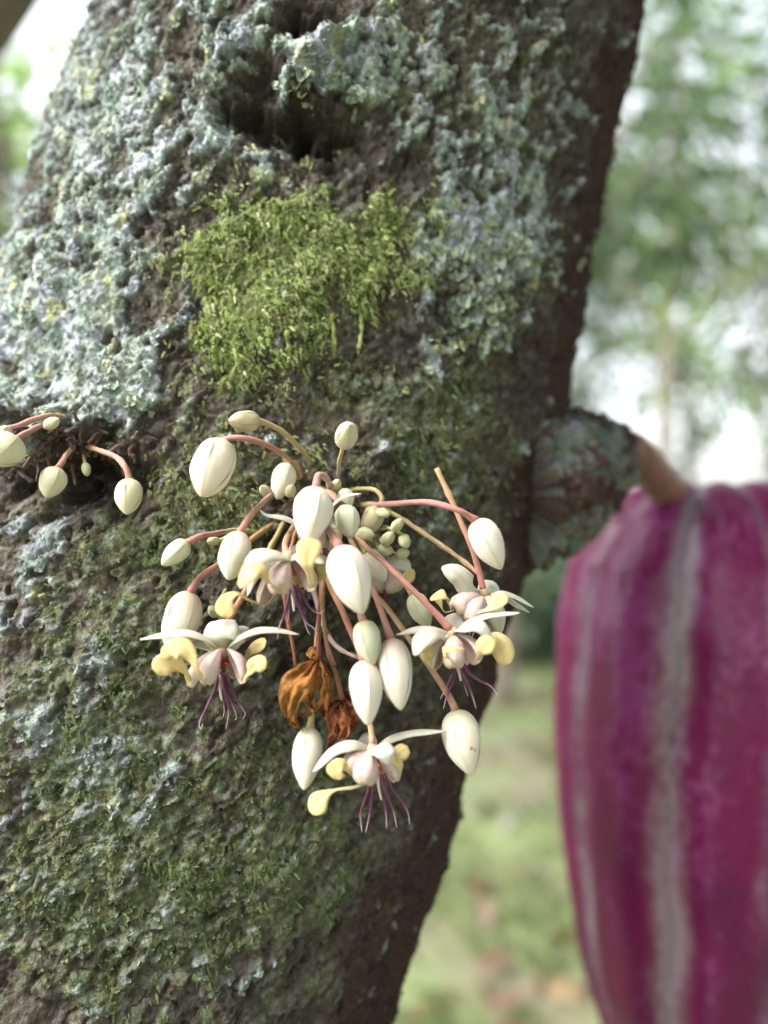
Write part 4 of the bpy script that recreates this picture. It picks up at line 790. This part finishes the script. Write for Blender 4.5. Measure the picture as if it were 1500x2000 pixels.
# the cacao tree's own fork and crown, above the frame, leafed thickly to shade the trunk
ax_, ay_ = axis(np.array(.93)); fork = Vector((float(ax_), float(ay_), CAM.z + .93)); cl = []
for a, l in ((.4, 1.3), (1.7, 1.2), (2.9, 1.4), (4.3, 1.0), (5.4, 1.2)):
    end = fork + Vector((math.cos(a) * l, math.sin(a) * l, 1.0)); mid = fork + Vector((math.cos(a) * l * .4, math.sin(a) * l * .4, .55))
    limb(TREE, [fork - Vector((0, 0, .05)), mid, end], .035, .012); cl += [mid, end, (mid + end) / 2, end + Vector((.3, .2, .2)), end + Vector((-.2, .3, .1))]
cl = np.array([tuple(c) for c in cl]); k = rng.integers(0, len(cl), 1500); pos = cl[k] + rng.normal(0, .26, (1500, 3))
v, f_, c = leaves_arrays(pos, rng.normal(0, 1, (1500, 3)), .24, LEAFG, .6); obj('crown', mesh_np('crown', v, f_, c, smooth=False), M_LEAF, TREE)

tree('slender tree whose trunk foot shows beyond the trunk and the pod', .62, 4.3, 3.9, 3.6, (1.3, 1.2, .9), 40, 900, .17, LEAFG, .10, (.5, .4))
tree('bright green young tree with loose foliage beyond the pod', 2.75, 5.4, 3.4, 2.7, (.9, 1.0, 1.1), 26, 600, .15, LEAFY, .06, (.1, 0))
tree('tall pale tree standing far behind the pod', 4.0, 11, 9, 6.6, (3.4, 2.5, 2.2), 120, 6000, .18, LEAFP, .14, (.3, 0), spread=.3)
tree('dark dense tree at the back of the clearing', 8.2, 13.5, 7.5, 4.6, (2.8, 2.2, 2.8), 110, 4200, .20, LEAFG, .14, (0, 0), spread=.4)
tree('broad tree rising far beyond the lichen trunk', 2.2, 16, 9, 5.6, (3.8, 2.5, 3.4), 130, 7500, .22, LEAFP, .16, (.3, 0), spread=.34)
tree('yellow green tree whose leaves show beside the upper trunk', -1.62, 3.2, 3.1, 2.35, (.8, .8, .75), 36, 1400, .15, LEAFY, .06, (-.1, .1))
tree('tree with thin crown far off past the mossy side of the trunk', -5.0, 9.5, 6, 4.4, (2.4, 2.2, 2.0), 70, 2600, .2, LEAFG, .12, (.2, 0), spread=.38)
tree('airy pale tree filling the gap behind the pod stalk', 6.2, 15.5, 7, 4.3, (3.2, 2.0, 2.7), 70, 2600, .2, LEAFP, .13, (0, 0), spread=.3)
for (x, y, lb) in ((2.6, -1.8, 'added cacao tree across the path from the pod, shading the trunk'), (-.8, -3.2, 'added cacao tree behind the viewpoint, shading the trunk'), (3.2, 1.6, 'added cacao tree overhanging the pod side, shading the trunk')):
    tree(lb, x, y, 3.6, 3.3, (1.9, 1.7, 1.2), 70, 2600, .24, LEAFG, .08, (.1, 0), 'broadleaf_tree', .3)  # trees added out of view to cut the skylight on the trunk
for (x, y, lb) in ((-7.5, 7.5, 'round crowned tree out past the leaning stem'), (-3.2, 13.5, 'tall tree deep behind the leaning stem'), (-9.5, 13, 'far tree at the open end of the clearing'), (12.5, 10.5, 'outermost tree beyond the dark glossy shrub'), (-1.2, 18, 'farthest tree straight behind the lichen trunk')):
    tree(lb, x, y, 7.5, 4.6, (2.9, 2.4, 3.0), 90, 4200, .22, LEAFP, .13, (.2, 0), 'broadleaf_tree', .36)
# low shrubs closing the view at ground level
for i, (x, y, s, pl, lb) in enumerate([(.95, 5.6, .55, LEAFD, 'dark low shrub behind the slender tree foot'), (2.1, 6.2, .7, LEAFG, 'green shrub standing behind the pod stalk'), (3.5, 7.2, .8, LEAFD, 'dark glossy shrub beyond the pod shoulder'), (5.2, 8.6, .9, LEAFG, 'wide shrub under the dark dense tree'), (-2.6, 6.0, .8, LEAFG, 'shrub growing behind the mossy side of the trunk'), (.1, 7.8, .8, LEAFD, 'shrub hidden beyond the lichen trunk')]):
    tree(lb, x, y, s * 1.2, s * .8, (s, s, s * .7), 26, 1100, .16, pl, .03, (0, 0), 'shrub', .16, 'shrubs at the edge of the clearing')
# neighbouring stem that crosses the upper corner
nb = empty('leaning_stem', (-1.05, .62, 0)); tag(nb, 'smooth grey stem leaning across the corner beside the lichen trunk', 'tree')
limb(nb, [Vector((-1.05, .62, -.1)), Vector((-.62, .57, .8)), P(-95, 130, 520), P(75, -120, 500), P(440, -700, 520)], .032, .022, 'trunk', 30)
limb(nb, [P(420, -700, 520), P(800, -1400, 600), P(900, -2200, 700)], .021, .010, 'limb')
pos = np.array([tuple(P(850, -1900, 660))]) + rng.normal(0, .16, (60, 3)); v, f_, c = leaves_arrays(pos, rng.normal(0, 1, (60, 3)), .18, LEAFG, .5); obj('crown', mesh_np('crown', v, f_, c, smooth=False), M_LEAF, nb)

# grass and fallen leaves
n = 52000
gyv = 1.0 + 8 * rng.random(n) ** 1.4; gxv = rng.uniform(-1.5, 1.4, n) * gyv * 1.1
keep = (fbm(gxv * 1.3, gyv * 1.3, 301, 3) > -.25); gxv, gyv = gxv[keep], gyv[keep]; n = len(gxv)
b = np.stack([gxv, gyv, np.full(n, -.005)], -1); d = np.stack([rng.normal(0, .5, n), rng.normal(0, .5, n), np.ones(n)], -1); L = rng.uniform(.03, .09, n)
s = np.stack([rng.normal(0, 1, n), rng.normal(0, 1, n), np.zeros(n)], -1); s /= np.linalg.norm(s, axis=1)[:, None]; w = .004
vs = np.stack([b - s * w, b + s * w, b + d * (L * .6)[:, None] + s * w * .7, b + d * L[:, None] + np.stack([d[:, 0], d[:, 1], 0 * L], -1) * (L * .6)[:, None]], 1).reshape(-1, 3)
i = np.arange(n)[:, None] * 4; tri = np.concatenate([i + np.array([[0, 1, 2]]), i + np.array([[0, 2, 3]])], 0)
gc = np.array([(.14, .20, .06), (.17, .225, .08), (.10, .16, .045), (.21, .22, .11)])[rng.integers(0, 4, n)]
tag(obj('grass', mesh_np('grass', vs, tri, np.repeat(gc, 4, 0), smooth=False), M_GRASS), 'short yellow green grass on the clearing floor', 'grass', kind='stuff')
n = 900
gyv = 1.0 + 6 * rng.random(n) ** 1.4; gxv = rng.uniform(-.6, .75, n) * gyv * 1.1
v, f_, c = leaves_arrays(np.stack([gxv, gyv, rng.uniform(.012, .05, n)], -1), rng.normal(0, 1, (n, 3)) * np.array([1, 1, .05]), .13, [(.22, .13, .09), (.29, .21, .16), (.16, .08, .05), (.38, .33, .32), (.24, .17, .085)], 0.0)
v[:, 2] = np.clip(v[:, 2], .008, .06)
tag(obj('fallen_leaves', mesh_np('fallen_leaves', v, f_, c, smooth=False), M_LEAF), 'scattered dry brown leaves lying in the grass', 'leaves', kind='stuff')
